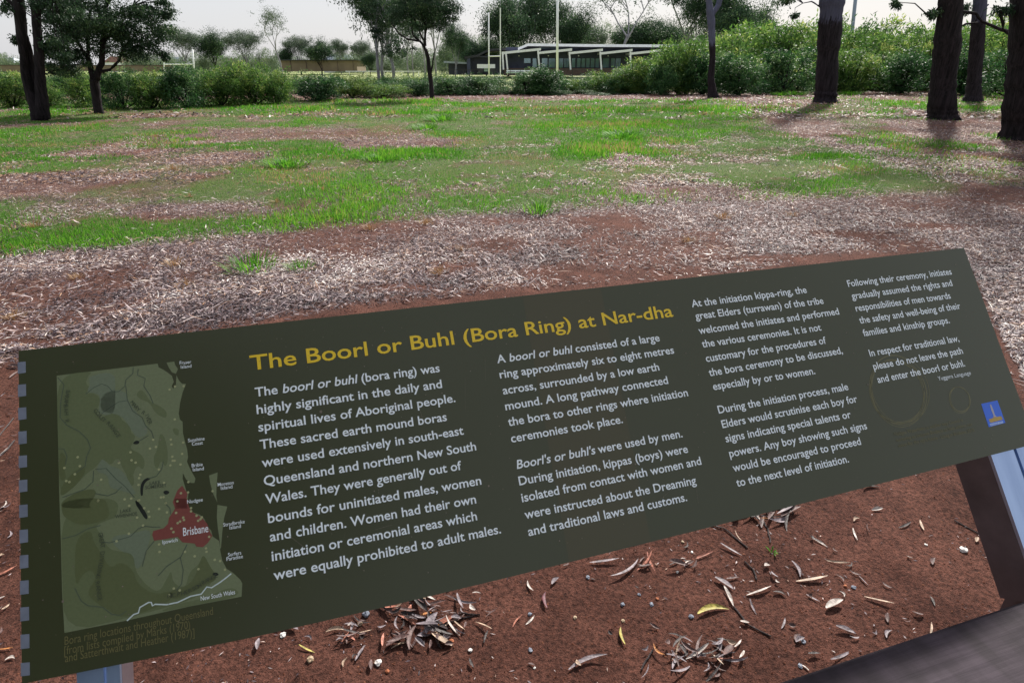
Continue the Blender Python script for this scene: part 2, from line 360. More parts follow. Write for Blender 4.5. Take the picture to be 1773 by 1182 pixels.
# crumbs of soil and grit in the foreground
n_ = 90000; x, y = scatter(n_, .9, 6.0, power=0.0, spread=1.0)
s = (.0008 + .0045 * rng.uniform(0, 1, n_) ** 5) * (.6 + .12 * y); 
octv = np.array([[1,0,0],[-1,0,0],[0,1,0],[0,-1,0],[0,0,1]], float); octf = np.array([[0,2,4],[2,1,4],[1,3,4],[3,0,4]])
jit = rng.uniform(.6, 1.3, (n_, 5, 3)); V = octv[None] * jit * s[:, None, None] + np.stack([x, y, z_at(x, y) + .0002], 1)[:, None]
Fc = (octf[None] + (np.arange(n_) * 5)[:, None, None]).reshape(-1, 3)
me = mesh_np('soil_crumbs', V.reshape(-1, 3), Fc, M_crumb, np.repeat(rng.beta(1.5, 2.2, n_) * .9 + (rng.uniform(0, 1, n_) < .03) * .15, 5))
tag(link('soil_crumbs', me), 'fine red crumbs and grit strewn over the bare earth', 'grit', kind='stuff')

# ------------------------------------------------------------------ the sign
S16 = 1.6 / 1.5
E = Vector((0, 0, EYE))
PTL = E + Vector((-0.5886007, 0.63941765, -0.30763905)) * S16
PBL = E + Vector((-0.52127946, 0.42183913, -0.59560409)) * S16
UX = Vector((2.01989663, 0.62437490, 0)).normalized()
VX = (PTL - PBL); VX = (VX - UX * VX.dot(UX)).normalized()
NX_ = UX.cross(VX).normalized()
ROT = Matrix((UX, VX, NX_)).transposed()     # columns u, v, n
def uv(px, py, off=0.0):
    """point on the sign's face, in the sign's own plane coordinates (metres from its lower left corner)"""
    r = Vector(ray(px, py)); d = (PBL - E).dot(NX_) + off; t = d / r.dot(NX_)
    p = E + r * t - PBL; return (p.dot(UX), p.dot(VX))
sign = empty('interpretive_sign', PBL, 0, 'long olive green information board with yellow heading and white text on slanted steel posts', 'sign')
sign.rotation_euler = ROT.to_euler()
M_panel, n, b = new_mat('olive_printed_panel')
b.inputs['Base Color'].default_value = (.043, .050, .020, 1); b.inputs['Roughness'].default_value = .32; b.inputs['Specular IOR Level'].default_value = .5
nz = n.nodes.new('ShaderNodeTexNoise'); nz.inputs['Scale'].default_value = 900; tc = n.nodes.new('ShaderNodeTexCoord'); n.links.new(tc.outputs['Object'], nz.inputs['Vector'])
nl = n.nodes.new('ShaderNodeTexNoise'); nl.inputs['Scale'].default_value = 5; nl.inputs['Detail'].default_value = 5; n.links.new(tc.outputs['Object'], nl.inputs['Vector'])
mr = n.nodes.new('ShaderNodeMapRange'); mr.inputs[3].default_value = .26; mr.inputs[4].default_value = .40; n.links.new(nl.outputs[0], mr.inputs[0]); n.links.new(mr.outputs[0], b.inputs['Roughness'])
bp = n.nodes.new('ShaderNodeBump'); bp.inputs['Strength'].default_value = .06; bp.inputs['Distance'].default_value = .0006; n.links.new(nz.outputs[0], bp.inputs['Height']); n.links.new(bp.outputs[0], b.inputs['Normal'])
def ink(name, c): return plain(name, c, .38, noise=.06, scale=300)
M_white = ink('white_print', (.82, .90, .97)); M_yellow = ink('yellow_print', (.80, .56, .02)); M_dimyellow = ink('dim_olive_print', (.15, .14, .055))
M_ring = ink('ring_print', (.14, .13, .05)); M_land = ink('map_land_print', (.16, .195, .105)); M_land2 = ink('map_olive_print', (.12, .15, .07)); M_land3 = ink('map_dark_olive_print', (.10, .122, .05))
M_landp = ink('map_pale_print', (.15, .19, .125))
M_red = ink('map_red_print', (.20, .055, .045)); M_lake = ink('map_lake_print', (.012, .016, .012)); M_river = ink('map_river_print', (.075, .10, .07)); M_dot = ink('map_dot_print', (.34, .36, .19))
M_border = ink('map_border_print', (.55, .65, .65)); M_blue = ink('logo_blue_print', (.025, .14, .75)); M_gold = ink('logo_gold_print', (.45, .3, .06)); M_ltblue = ink('logo_pale_print', (.45, .6, .9)); M_lgrey = ink('logo_grey_print', (.4, .38, .45))
M_silver = plain('bare_metal_tab', (.22, .25, .33), .4, .3, noise=.15, scale=60)
# panel outline
top = [uv(x_, 607 - .1087 * (x_ - 32)) for x_ in (32, 700, 1300, 1669)]
right = [uv(1794, 767)]
bot = [uv(1773, 773), uv(1500, 843), uv(1200, 919.5), uv(880, 999), uv(650, 1054), uv(440, 1102), uv(240, 1143), uv(38, 1183)]
outl = top + right + bot
def chaikin(P, it=2):
    for _ in range(it): P = [q for k in range(len(P)) for q in ((P[k][0] * .75 + P[(k + 1) % len(P)][0] * .25, P[k][1] * .75 + P[(k + 1) % len(P)][1] * .25), (P[k][0] * .25 + P[(k + 1) % len(P)][0] * .75, P[k][1] * .25 + P[(k + 1) % len(P)][1] * .75))]
    return P
def flat(name, polys, z, mat, parent, thick=0.0):
    bm = bmesh.new()
    for P in polys:
        vsb = [bm.verts.new((p[0], p[1], z)) for p in P]
        f = bm.faces.new(vsb)
        if f.normal.z < 0 or sum((P[i][0] * P[(i + 1) % len(P)][1] - P[(i + 1) % len(P)][0] * P[i][1]) for i in range(len(P))) < 0: f.normal_flip()
    if thick:
        r_ = bmesh.ops.extrude_face_region(bm, geom=list(bm.faces)); vv = [v for v in r_['geom'] if isinstance(v, bmesh.types.BMVert)]
        for v in vv: v.co.z -= thick
        bmesh.ops.recalc_face_normals(bm, faces=list(bm.faces))
    else:
        for f in bm.faces: f.normal_update()
        bmesh.ops.triangulate(bm, faces=list(bm.faces), ngon_method='EAR_CLIP')
        for f in bm.faces:
            f.normal_update()
            if f.normal.z < 0: f.normal_flip()
    me = bpy.data.meshes.new(name); bm.to_mesh(me); bm.free(); me.materials.append(mat)
    return link(name, me, parent)
panel = flat('panel', [outl], 0, M_panel, sign, thick=.006)
M_panel_warm = M_panel.copy(); M_panel_warm.name = 'warm_olive_strip'
M_panel_warm.node_tree.nodes['Principled BSDF'].inputs['Base Color'].default_value = (.056, .053, .020, 1)  # a slightly browner olive than the rest of the panel
tl_, tr_, br_, bl_ = uv(905, 515), uv(1040, 499.5), uv(1127, 935), uv(985, 971)
flat('browner_strip', [[tl_, tr_, br_, bl_]], .0001, M_panel_warm, panel)['label'] = 'slightly browner strip across the panel left of the heading end'
# dust and small scuffs on the print
M_dust = plain('dust_on_panel', (.20, .17, .14), .9, noise=.3, scale=200)
rd = random.Random(99); P_ = []
for _ in range(420):
    cx_, cy_ = rd.uniform(.01, 1.59), rd.uniform(.01, .38); r_ = rd.uniform(.0003, .0009) * (2.2 if rd.random() < .04 else 1)
    P_.append([(cx_ + r_ * rd.uniform(.6, 1.3) * math.cos(q * 1.257), cy_ + r_ * rd.uniform(.6, 1.3) * math.sin(q * 1.257)) for q in range(5)])
for _ in range(16):
    cx_, cy_ = rd.uniform(.05, 1.5), rd.uniform(.02, .36); an_ = rd.uniform(0, 3.1); ln2 = rd.uniform(.01, .05); e_ = (math.cos(an_) * ln2, math.sin(an_) * ln2)
    P_.append([(cx_, cy_), (cx_ + e_[0], cy_ + e_[1]), (cx_ + e_[0] + .0002, cy_ + e_[1] + .0003), (cx_ + .0002, cy_ + .0003)])
tag(flat('dust_specks', P_, 0.00080, M_dust, panel), kind='stuff')
# text
def glyphs(text, bold=0.0):
    c = bpy.data.curves.new('text_tmp', 'FONT'); c.body = text; c.size = 1; c.resolution_u = 3; c.offset = bold; c.fill_mode = 'FRONT'
    o = bpy.data.objects.new('text_tmp', c); col.objects.link(o)
    dg = bpy.context.evaluated_depsgraph_get(); me = o.evaluated_get(dg).to_mesh()
    V = np.zeros(len(me.vertices) * 3, np.float32); me.vertices.foreach_get('co', V); V = V.reshape(-1, 3).copy()
    T = [tuple(p.vertices) for p in me.polygons]
    o.evaluated_get(dg).to_mesh_clear(); bpy.data.objects.remove(o); bpy.data.curves.remove(c)
    return V, T
CAPH = glyphs('H')[0][:, 1].max()
def width(t): return glyphs(t)[0][:, 0].max()
def text_line(acc, t, x0, y0, x1, y1, cap, italic=None, bold=0.0, z=0.00061):
    V, T = glyphs(t, bold)
    a0, b0 = V[:, 0].min(), V[:, 0].max()
    if italic:
        pre, it = italic; lo = (width(pre) + .05) if pre else -1; hi = width(pre + it) + .03
        k = (V[:, 0] > lo) & (V[:, 0] < hi); V[k, 0] += V[k, 1] * .18
    p0, p1 = Vector(uv(x0, y0)), Vector(uv(x1, y1)); d = p1 - p0; s = d.length / (b0 - a0); d.normalize(); e = Vector((-d.y, d.x))
    sy = cap / CAPH; i = len(acc[0])
    for v in V:
        q = p0 + d * ((v[0] - a0) * s) + e * (v[1] * sy); acc[0].append((q.x, q.y, z))
    acc[1].extend(tuple(i + k for k in f) for f in T)
def text_obj(name, acc, mat, parent, label=None):
    me = bpy.data.meshes.new(name); me.from_pydata(acc[0], [], acc[1]); me.materials.append(mat)
    if len(me.polygons):
        nn = sum(p.normal.z * p.area for p in me.polygons)
        if nn < 0: me.flip_normals()
    o = link(name, me, parent)
    if label: o['label'] = label
    return o
A = ([], []); text_line(A, 'The Boorl or Buhl (Bora Ring) at Nar-dha', 434, 641, 1166, 547.7, .0205, bold=.012)
text_obj('heading', A, M_yellow, panel, 'yellow heading reading The Boorl or Buhl (Bora Ring) at Nar-dha')
blocks = [
 ([('The boorl or buhl (bora ring) was', 442.2, 686.7, 761.8, 643.4, ('The', ' boorl or buhl')), ('highly significant in the daily and', 444.9, 716.5, 765.8, 671), ('spiritual lives of Aboriginal people.', 447.9, 746.9, 788.9, 695.4),
   ('These sacred earth mound boras', 450.6, 777.5, 774.2, 727.9), ('were used extensively in south-east', 453.9, 808.6, 803.2, 751.7), ('Queensland and northern New South', 457.4, 840.3, 824.9, 778.8), ('Wales. They were generally out of', 460, 872, 799.7, 812.4),
   ('bounds for uninitiated males, women', 464.6, 905, 833.8, 838.1), ('and children. Women had their own', 467.8, 937, 824.8, 870.5), ('initiation or ceremonial areas which', 471, 970.7, 826.4, 899.6), ('were equally prohibited to adult males.', 474.3, 1003.7, 867.8, 922.2)], 'leftmost column of white text, starting The boorl or buhl'),
 ([('A boorl or buhl consisted of a large', 861.3, 628.7, 1142.6, 590.3, ('A', ' boorl or buhl')), ('ring approximately six to eight metres', 865.9, 655, 1167.5, 611.6), ('across, surrounded by a low earth', 871.3, 682.7, 1141.9, 640.8), ('mound. A long pathway connected', 875.5, 710, 1157.2, 663.9),
   ('the bora to other rings where initiation', 880.5, 737.4, 1191.6, 685.2), ('ceremonies took place.', 885.5, 765.8, 1078.7, 731.7)], 'second column, upper paragraph of white text'),
 ([("Boorl's or buhl's were used by men.", 895, 811.3, 1182, 756.2, ('', "Boorl's or buhl's")), ('During initiation, kippas (boys) were', 899.3, 839.7, 1191.6, 782.8), ('isolated from contact with women and', 904, 868.8, 1214.7, 803.5), ('were instructed about the Dreaming', 909.3, 897.9, 1205.9, 837.2),
   ('and traditional laws and customs.', 915.3, 927.4, 1189.9, 866.3)], 'second column, lower paragraph of white text'),
 ([('At the initiation kippa-ring, the', 1198.2, 531.9, 1397.2, 506.8), ('great Elders (turrawan) of the tribe', 1204.7, 553, 1426.3, 525.7), ('welcomed the initiates and performed', 1210.6, 578.4, 1453.2, 544.2), ('the various ceremonies. It is not', 1216.4, 601.7, 1422.3, 571.9),
   ('customary for the procedures of', 1222.9, 626.5, 1431, 594.4), ('the bora ceremony to be discussed,', 1228.4, 651.2, 1459.4, 611.9), ('especially by or to women.', 1235.3, 675.2, 1411.7, 647.2)], 'third column, upper paragraph of white text'),
 ([('During the initiation process, male', 1244.4, 715.6, 1469.2, 674.5), ('Elders would scrutinise each boy for', 1250.9, 740.7, 1484.9, 695.6), ('signs indicating special talents or', 1257.1, 765.4, 1474, 722.5), ('powers. Any boy showing such signs', 1263.7, 791.3, 1501.6, 742.1),
   ('would be encouraged to proceed', 1269.9, 816.4, 1491, 769.1), ('to the next level of initiation.', 1276, 842.2, 1470, 799.6)], 'third column, lower paragraph of white text'),
 ([('Following their ceremony, initiates', 1468.5, 496.6, 1648.2, 475.1), ('gradually assumed the rights and', 1475.4, 518, 1649.3, 494.8), ('responsibilities of men towards', 1482.3, 539.1, 1646.4, 516.6), ('the safety and well-being of their', 1488.9, 560.2, 1663.5, 534.4), ('families and kinship groups.', 1495.4, 582.1, 1644.6, 559.1)], 'fourth column, upper paragraph of white text'),
 ([('In respect for traditional law,', 1506.3, 617, 1661, 590.8), ('please do not leave the path', 1512.9, 639.9, 1667.5, 611.9), ('and enter the boorl or buhl.', 1520.2, 662.8, 1671.1, 633.7)], 'fourth column, lower paragraph of white text'),
]
for lines, lab in blocks:
    A = ([], [])
    for L_ in lines: text_line(A, *L_[:5], .0122, italic=L_[5] if len(L_) > 5 else None, bold=.014)
    text_obj('paragraph', A, M_white, panel, lab)
A = ([], []); text_line(A, 'Yuggera Language', 1624.6, 658.5, 1681, 648.3, .0072); text_obj('small_note', A, M_white, panel, 'small white line reading Yuggera Language')
A = ([], [])
for t in (('Nudgee Waterholes is another way Council is', 1549.3, 754.5, 1667.5, 729.4), ('nurturing an inclusive Brisbane to help achieve our', 1552.9, 764.7, 1683.9, 736.3), ("vision for the city's future - Living in Brisbane 2010.", 1555.8, 774.5, 1688.2, 746.5)): text_line(A, *t, .0062)
text_obj('small_note', A, M_dimyellow, panel, 'dim olive small print in three lines under the rings')
A = ([], [])
for t in (('Bora ring locations throughout Queensland', 112.2, 1115.6, 369.2, 1063), ('[from lists compiled by Marks (1970)', 111.7, 1132.5, 329.7, 1086.7), ('and Satterthwait and Heather (1987)]', 113, 1145.5, 337, 1100.3)): text_line(A, *t, .0090)
text_obj('map_caption', A, M_dimyellow, panel, 'dim olive caption in three lines under the map')
# silver tabs along the left edge
for y0, y1 in ((627, 647), (666, 687), (706, 727), (747, 769), (789, 810), (831, 852), (874, 896), (917, 940), (961, 984), (1005, 1029), (1051, 1075), (1098, 1123), (1147, 1170)):
    xl = 30.5 + (y0 - 607) * .0104; xr = 44.5 + (y0 - 627) * .0135
    flat('metal_tab', [[uv(xl, y0), uv(xr, y0 - 1.3), uv(xr + .3, y1 - 2), uv(xl + .3, y1)]], 0.00030, M_silver, panel, thick=.0008)
# map
def c1(P): return [uv(a * .2708, 560 + b * .2708) for a, b in P]
def c2(P): return [uv(a * .27245, 860 + b * .27245) for a, b in P]
def c3(P): return [uv(90 + a * .18613, 640 + b * .18613) for a, b in P]     # from the close view of the map's upper left
def c4(P): return [uv(130 + a * .1862, 880 + b * .1862) for a, b in P]
land = c1([(363,333),(700,292),(1008,256),(1015,280),(1045,295),(1075,315),(1100,335),(1112,372),(1098,400),(1108,415),(1125,395),(1128,330),(1145,365),(1165,385),(1190,386),(1168,440),(1152,505),(1143,575),(1150,612),(1168,628),(1170,700),(1187,770),(1196,800),(1203,855),(1195,880),(1212,920),(1250,990),(1243,1018),(1222,1018),(1190,995),(1170,955),(1168,990),(1180,1030),(1195,1080),(1205,1085)]) \
     + c2([(1195,10),(1192,60),(1222,95),(1270,112),(1300,140),(1320,190),(1342,212),(1352,250),(1392,278),(1400,340),(1412,400),(1440,455),(1480,480),(1528,525),(1540,550),(1535,632),(1200,695),(800,785),(410,862),(395,600),(388,300),(378,10)])
mp = flat('map', [land], 0.00019, M_land, panel)
mp['label'] = 'green coastline map printed at the left end of the panel'
flat('island', [c1([(1065,250),(1115,243),(1120,265),(1138,290),(1125,320),(1100,312),(1082,285)])], 0.00023, M_land, panel)
flat('island', [c1([(1337,970),(1392,950),(1385,1040),(1383,1100),(1390,1142),(1362,1085),(1345,1020)])], 0.00023, M_land, panel)
flat('island', [c2([(1382,50),(1445,60),(1425,130),(1413,220),(1405,320),(1398,330),(1396,270),(1385,200),(1378,130)])], 0.00023, M_land, panel)
olive = [c1([(363,335),(600,300),(555,345),(550,390),(580,405),(545,450),(590,440),(640,470),(635,520),(610,560),(640,610),(690,580),(720,562),(770,590),(780,620),(840,650),(835,700),(870,715),(850,760),(830,800),(900,830),(930,880),(915,940),(880,900),(850,960),(860,1010),(850,1040),(820,1030),(810,960),(780,920),(770,870),(740,860),(710,910),(660,860),(600,930),(560,950),(480,1040),(420,1085),(380,1090),(370,700)]),
         c1([(900,420),(870,450),(890,480),(960,505),(990,570),(1060,610),(1070,570),(1040,535),(960,500),(925,440)]),
         c1([(1020,700),(1050,715),(1070,790),(1075,870),(1060,920),(1030,870),(1010,925),(990,920),(980,850),(1010,800)]),
         c1([(1100,665),(1145,672),(1143,715),(1115,710)]),
         c2([(390,110),(600,0),(760,20),(740,130),(700,140),(600,180),(640,235),(690,330),(760,345),(850,360),(860,470),(930,560),(1010,610),(1060,520),(1090,460),(1100,550),(1180,580),(1200,480),(1260,430),(1300,370),(1340,450),(1360,520),(1290,620),(1100,690),(800,770),(410,860),(395,480)]),
         c2([(1310,640),(1480,560),(1535,632),(1200,692),(1000,735),(1100,685)])]
for P in olive: flat('terrain_tone', [chaikin(P)], 0.00027, M_land2, panel)
dark = [c1([(380,820),(410,830),(430,880),(410,930),(430,990),(380,1010)]), c1([(420,1000),(470,950),(545,905),(545,960),(480,1040),(390,1110),(385,1060)]),
        c1([(390,1140),(480,1080),(600,1050),(620,1090),(560,1160),(600,1180),(395,1180)]),
        c2([(390,20),(660,0),(690,60),(700,130),(600,170),(500,180),(430,140),(395,110)]),
        c4([(0,280),(150,190),(170,300),(250,430),(330,560),(420,490),(540,560),(580,700),(740,800),(900,760),(913,830),(800,900),(560,990),(400,1010),(330,950),(200,880),(110,790),(160,700),(200,640),(150,560),(60,620),(20,720),(0,640)]),
        c2([(1280,380),(1300,370),(1335,440),(1390,520),(1300,560),(1230,600),(1100,660),(1060,600),(1220,560)])]
for P in dark: flat('terrain_tone', [chaikin(P)], 0.00034, M_land3, panel)
pale = [c3([(330,60),(590,10),(590,220),(590,380),(520,430),(430,400),(450,300),(440,220),(320,210),(360,130)]),
        c1([(650,440),(800,420),(820,500),(900,600),(960,700),(880,740),(830,660),(780,590),(700,570),(640,560)]),
        c1([(640,880),(660,862),(700,910),(780,930),(850,1050),(880,1100),(760,1060),(700,1050),(690,960),(610,950)]),
        c2([(690,250),(850,230),(950,200),(960,260),(900,440),(860,460),(850,360),(760,345)])]
for P in pale: flat('terrain_tone', [chaikin(P)], 0.00042, M_landp, panel)
flat('city_area', [c1([(1135,1065),(1165,1035),(1182,1060),(1200,1085),(1190,1130),(1200,1180),(1120,1180),(1105,1140)]) ,
                   c2([(1110,10),(1190,10),(1200,60),(1222,95),(1280,128),(1318,170),(1335,222),(1350,245),(1322,290),(1290,318),(1250,315),(1238,295),(1160,287),(1130,252),(1060,265),(980,277),(968,240),(975,215),(1040,198),(1068,170),(1075,130),(1100,95),(1120,60)])], 0.00046, M_red, panel)
for P in [c1([(845,768),(870,745),(895,752),(885,772)]), c1([(900,1100),(897,1040),(915,1000),(945,983),(968,990),(930,1010),(915,1050),(915,1100)]), c1([(1040,1075),(1065,1062),(1090,1078),(1060,1097)]),
              c1([(862,1130),(880,1130),(905,1180),(880,1180)]), c2([(852,25),(880,25),(940,115),(935,145),(915,130)]), c2([(1345,485),(1375,475),(1395,495),(1365,500)])]: flat('lake', [chaikin(P)], 0.00046, M_lake, panel)
def ribbon(P, wd):
    P = [Vector(p) for p in P]; Lf = []; Rt = []
    for k, p in enumerate(P):
        d = (P[min(k + 1, len(P) - 1)] - P[max(k - 1, 0)]).normalized(); e = Vector((-d.y, d.x)) * wd / 2
        Lf.append(p + e); Rt.append(p - e)
    return [[tuple(Lf[k]), tuple(Lf[k + 1]), tuple(Rt[k + 1]), tuple(Rt[k])] for k in range(len(P) - 1)]
rv = []
for P in (c1([(370,345),(410,390),(400,440),(390,500),(385,600),(430,650),(510,690),(560,740),(580,795),(555,850),(545,910),(480,960)]), c1([(550,450),(600,410),(650,385),(690,400),(720,435),(760,435),(800,400),(805,360),(850,320),(853,280)]),
          c1([(805,400),(815,490),(850,560),(910,600),(930,650),(970,690),(985,740)]), c1([(650,575),(700,540),(760,500),(812,492)]), c1([(885,290),(880,330),(930,350),(920,400),(960,460),(980,510)]), c1([(890,750),(950,715)]),
          c1([(610,930),(680,925),(740,990),(800,1040),(860,1110)]), c1([(375,800),(410,800),(430,850),(420,900)]), c1([(1045,880),(1035,930),(1000,975),(950,990)]), c1([(600,940),(595,1010),(540,1060),(400,1110)]), c1([(610,1085),(690,1100),(740,1080),(780,1040)]),
          c2([(395,265),(480,245),(560,200),(640,180)]), c2([(650,285),(700,290),(760,270),(830,250),(880,200),(920,185),(970,190),(1020,190)]), c2([(980,280),(930,340),(905,440)]), c2([(1190,300),(1150,380),(1060,440),(1005,500)]), c2([(1145,380),(1165,460),(1155,550),(1120,595)]),
          c4([(0,740),(60,860),(120,900),(260,915),(340,980),(420,990),(480,950)]), c2([(1050,40),(1080,70),(1085,110)])):
    rv += ribbon(P, .0009)
tag(flat('river', rv, 0.00053, M_river, panel), kind='stuff')
flat('border_line', ribbon(c2([(808,785),(850,745),(880,735),(890,700),(945,668),(962,668),(970,690),(985,680),(1060,682),(1130,668),(1210,630),(1280,615),(1315,570),(1345,575),(1400,540),(1440,510),(1470,485)]), .0016), 0.00053, M_border, panel)
dots = []
def dot(p, r=.0016): dots.append([(p[0] + r * math.cos(t * math.pi / 3), p[1] + r * math.sin(t * math.pi / 3)) for t in range(6)])
for P in c1([(1085,422),(1120,402),(1175,400),(1118,612),(980,742),(1093,741),(1097,772),(960,798),(998,788),(1172,760),(1165,832),(1103,850),(1105,876),(1117,876),(1090,905),(1155,900),(1017,932),(836,822),(842,873),(868,888),(762,890),(498,853),(512,910),(413,922),(480,962),(425,1005),(445,1012),(648,997),(898,965),(890,987),(887,1030),(1050,1017),(1030,1110),(1047,1108),(1060,1147),(798,1122),(840,1117),(827,1163),(628,1132),(885,1130),(1158,1083),(1203,1078),(1135,1135),(1205,1012),(1360,1070)]) \
         + c2([(625,22),(1055,38),(1012,75),(1062,97),(945,92),(872,130),(950,125),(910,180),(820,232),(742,280),(1012,300),(1015,347),(1177,347),(1310,325),(1313,347),(1238,375),(1365,398),(1262,457),(1400,405),(1430,460),(1105,580),(1143,592),(1077,622),(1120,100),(1165,130),(1170,145),(1145,155),(1130,165),(1090,200),(1103,222),(1283,128),(1275,140),(1260,150),(1250,118),(1330,252),(1215,70),(1215,90),(918,70),(885,20)]): dot(P)
tag(flat('ring_site_dot', dots, 0.00057, M_dot, panel), kind='stuff')
A = ([], [])
def lab(t, c, x, y, w_, cap, sl=-.19):
    k, oy = (.2708, 560) if c == 1 else (.27245, 860)
    text_line(A, t, x * k, oy + y * k, (x + w_) * k, oy + (y + sl * w_) * k * 1.0, cap, bold=.004, z=0.00068)
lab('Fraser', 1, 1150, 262, 74, .0044, -.1); lab('Island', 1, 1157, 288, 68, .0044, -.1)
lab('Sunshine', 1, 1203, 758, 106, .0044, -.13); lab('Coast', 1, 1228, 780, 70, .0044, -.13)
lab('Bribie', 1, 1227, 918, 70, .0044, -.13); lab('Island', 1, 1234, 944, 70, .0044, -.13)
lab('Moreton', 1, 1393, 1040, 102, .0044, -.15); lab('Island', 1, 1413, 1062, 74, .0044, -.15); lab('Nudgee', 1, 1198, 1150, 100, .0044, -.16)
lab('Stradbroke', 2, 1420, 188, 136, .0044, -.17); lab('Island', 2, 1460, 206, 72, .0044, -.17); lab('Brisbane', 2, 1165, 247, 160, .0098, -.16); lab('Ipswich', 2, 1034, 298, 96, .0044, -.17)
lab('Surfers', 2, 1450, 378, 84, .0044, -.18); lab('Paradise', 2, 1441, 405, 104, .0044, -.18); lab('New South Wales', 2, 1277, 658, 218, .0052, -.2)
tag(text_obj('place_name', A, M_white, panel, 'white place names along the coast of the map'), kind='stuff')
A = ([], [])
lab('LAKE', 1, 958, 1030, 66, .0042, -.1); lab('SOMERSET', 1, 930, 1058, 136, .0042, -.12); lab('LAKE', 2, 765, 102, 68, .0042, -.15); lab('WIVENHOE', 2, 733, 136, 140, .0042, -.15)
def spaced(word, pts):
    pts = [Vector(p) for p in pts]; n_ = len(word)
    for i, ch in enumerate(word):
        if ch == ' ': continue
        t = i / (n_ - 1) * (len(pts) - 1); k = min(int(t), len(pts) - 2); p = pts[k].lerp(pts[k + 1], t - k); d = (pts[k + 1] - pts[k]).normalized(); e = Vector((-d.y, d.x))
        V, T = glyphs(ch); s = .0046 / CAPH; cx = (V[:, 0].min() + V[:, 0].max()) / 2; i0 = len(A[0])
        for v in V:
            q = p + d * (v[0] - cx) * s + e * v[1] * s; A[0].append((q.x, q.y, .0018))
        A[1].extend(tuple(i0 + k2 for k2 in f) for f in T)
spaced('MARY RIVER', c1([(840,515),(880,560),(930,590),(950,640)])); spaced('COAST RANGE', c1([(605,565),(650,620),(700,655),(750,725)])); spaced('BARAMBAH R', c1([(425,435),(410,520),(420,625)]))
spaced('GREAT DIVIDING RANGE', c2([(630,240),(645,330),(630,430),(608,530),(625,650)])); spaced('MCPHERSON RANGE', c2([(1080,640),(1180,620),(1260,580),(1310,545),(1380,510)]))
tag(text_obj('place_name', A, ink('map_dim_name_print', (.055, .07, .045)), panel, 'small dark names of rivers, lakes and ranges on the map'), kind='stuff')
# rings
def c6(P): return [uv(1180 + a * .3638, 430 + b * .3638) for a, b in P]
rg = []
for (cx, cy, rx, ry, cnt, jt) in ((1030, 680, 132, 158, 6, .05), (1325, 720, 49, 61, 3, .05)):
    for q in range(cnt):
        dx, dy = random.uniform(-jt, jt) * rx, random.uniform(-jt, jt) * ry; k = 1 + random.uniform(-.07, .07); ph = random.uniform(0, 6)
        P = []
        for t in range(49):
            a_ = 2 * math.pi * t / 48; rr = k * (1 + .02 * math.sin(3 * a_ + ph)); x_ = rx * rr * math.cos(a_); y_ = ry * rr * math.sin(a_)
            P.append((cx + dx + x_ + y_ * .12, cy + dy + y_))
        rg += ribbon(c6(P), .0009)
tag(flat('ring_drawing', rg, 0.00019, M_ring, panel), 'faint hand drawn rings, one large and one small', kind='stuff')
def c5(P): return [uv(1690 + a * .0592, 680 + b * .0592) for a, b in P]      # close view of the crest
lg = flat('council_logo', [c5([(145,320),(620,215),(855,870),(370,1000)])], 0.00023, M_blue, panel); lg['label'] = 'blue council logo with a clock tower'
flat('logo_building', [c5([(370,770),(480,735),(510,700),(590,700),(735,680),(775,780),(430,870),(395,850)])], 0.00038, M_gold, panel)
flat('logo_tower', [c5([(395,340),(430,335),(500,500),(545,650),(600,690),(500,700),(500,650),(440,510)])], 0.00046, M_lgrey, panel)
flat('logo_strip', [c5([(385,905),(770,820),(790,875),(420,970)])], 0.00046, M_ltblue, panel)
A = ([], []); text_line(A, 'BRISBANE CITY', 1690 + 425 * .0592, 680 + 955 * .0592, 1690 + 775 * .0592, 680 + 868 * .0592, .0022, z=0.00061); text_obj('logo_wording', A, M_blue, panel)
# posts
M_steel, n, b = new_mat('galvanised_steel'); b.inputs['Metallic'].default_value = .85; b.inputs['Roughness'].default_value = .33
tc = n.nodes.new('ShaderNodeTexCoord'); mpn = n.nodes.new('ShaderNodeMapping'); mpn.inputs['Scale'].default_value = (40, 4, 40); nz = n.nodes.new('ShaderNodeTexNoise'); nz.inputs['Scale'].default_value = 1; nz.inputs['Detail'].default_value = 5
n.links.new(tc.outputs['Object'], mpn.inputs[0]); n.links.new(mpn.outputs[0], nz.inputs['Vector']); rp = n.nodes.new('ShaderNodeValToRGB'); rp.color_ramp.elements[0].position = .3; rp.color_ramp.elements[1].position = .7
rp.color_ramp.elements[0].color = (.30, .40, .62, 1); rp.color_ramp.elements[1].color = (.42, .54, .78, 1); n.links.new(nz.outputs[0], rp.inputs[0]); n.links.new(rp.outputs[0], b.inputs['Base Color'])  # blue of the reflected sky is put into the steel colour
M_plate = plain('dark_reflection_steel', (.11, .085, .10), .5, .2, noise=.25, scale=20, bump=.1)  # post sides: dark reflection of the ground put into the colour
M_bolt = plain('bolt_steel', (.35, .35, .38), .35, .9)
def sp(u_, v_, n_): return Vector((u_, v_, n_))
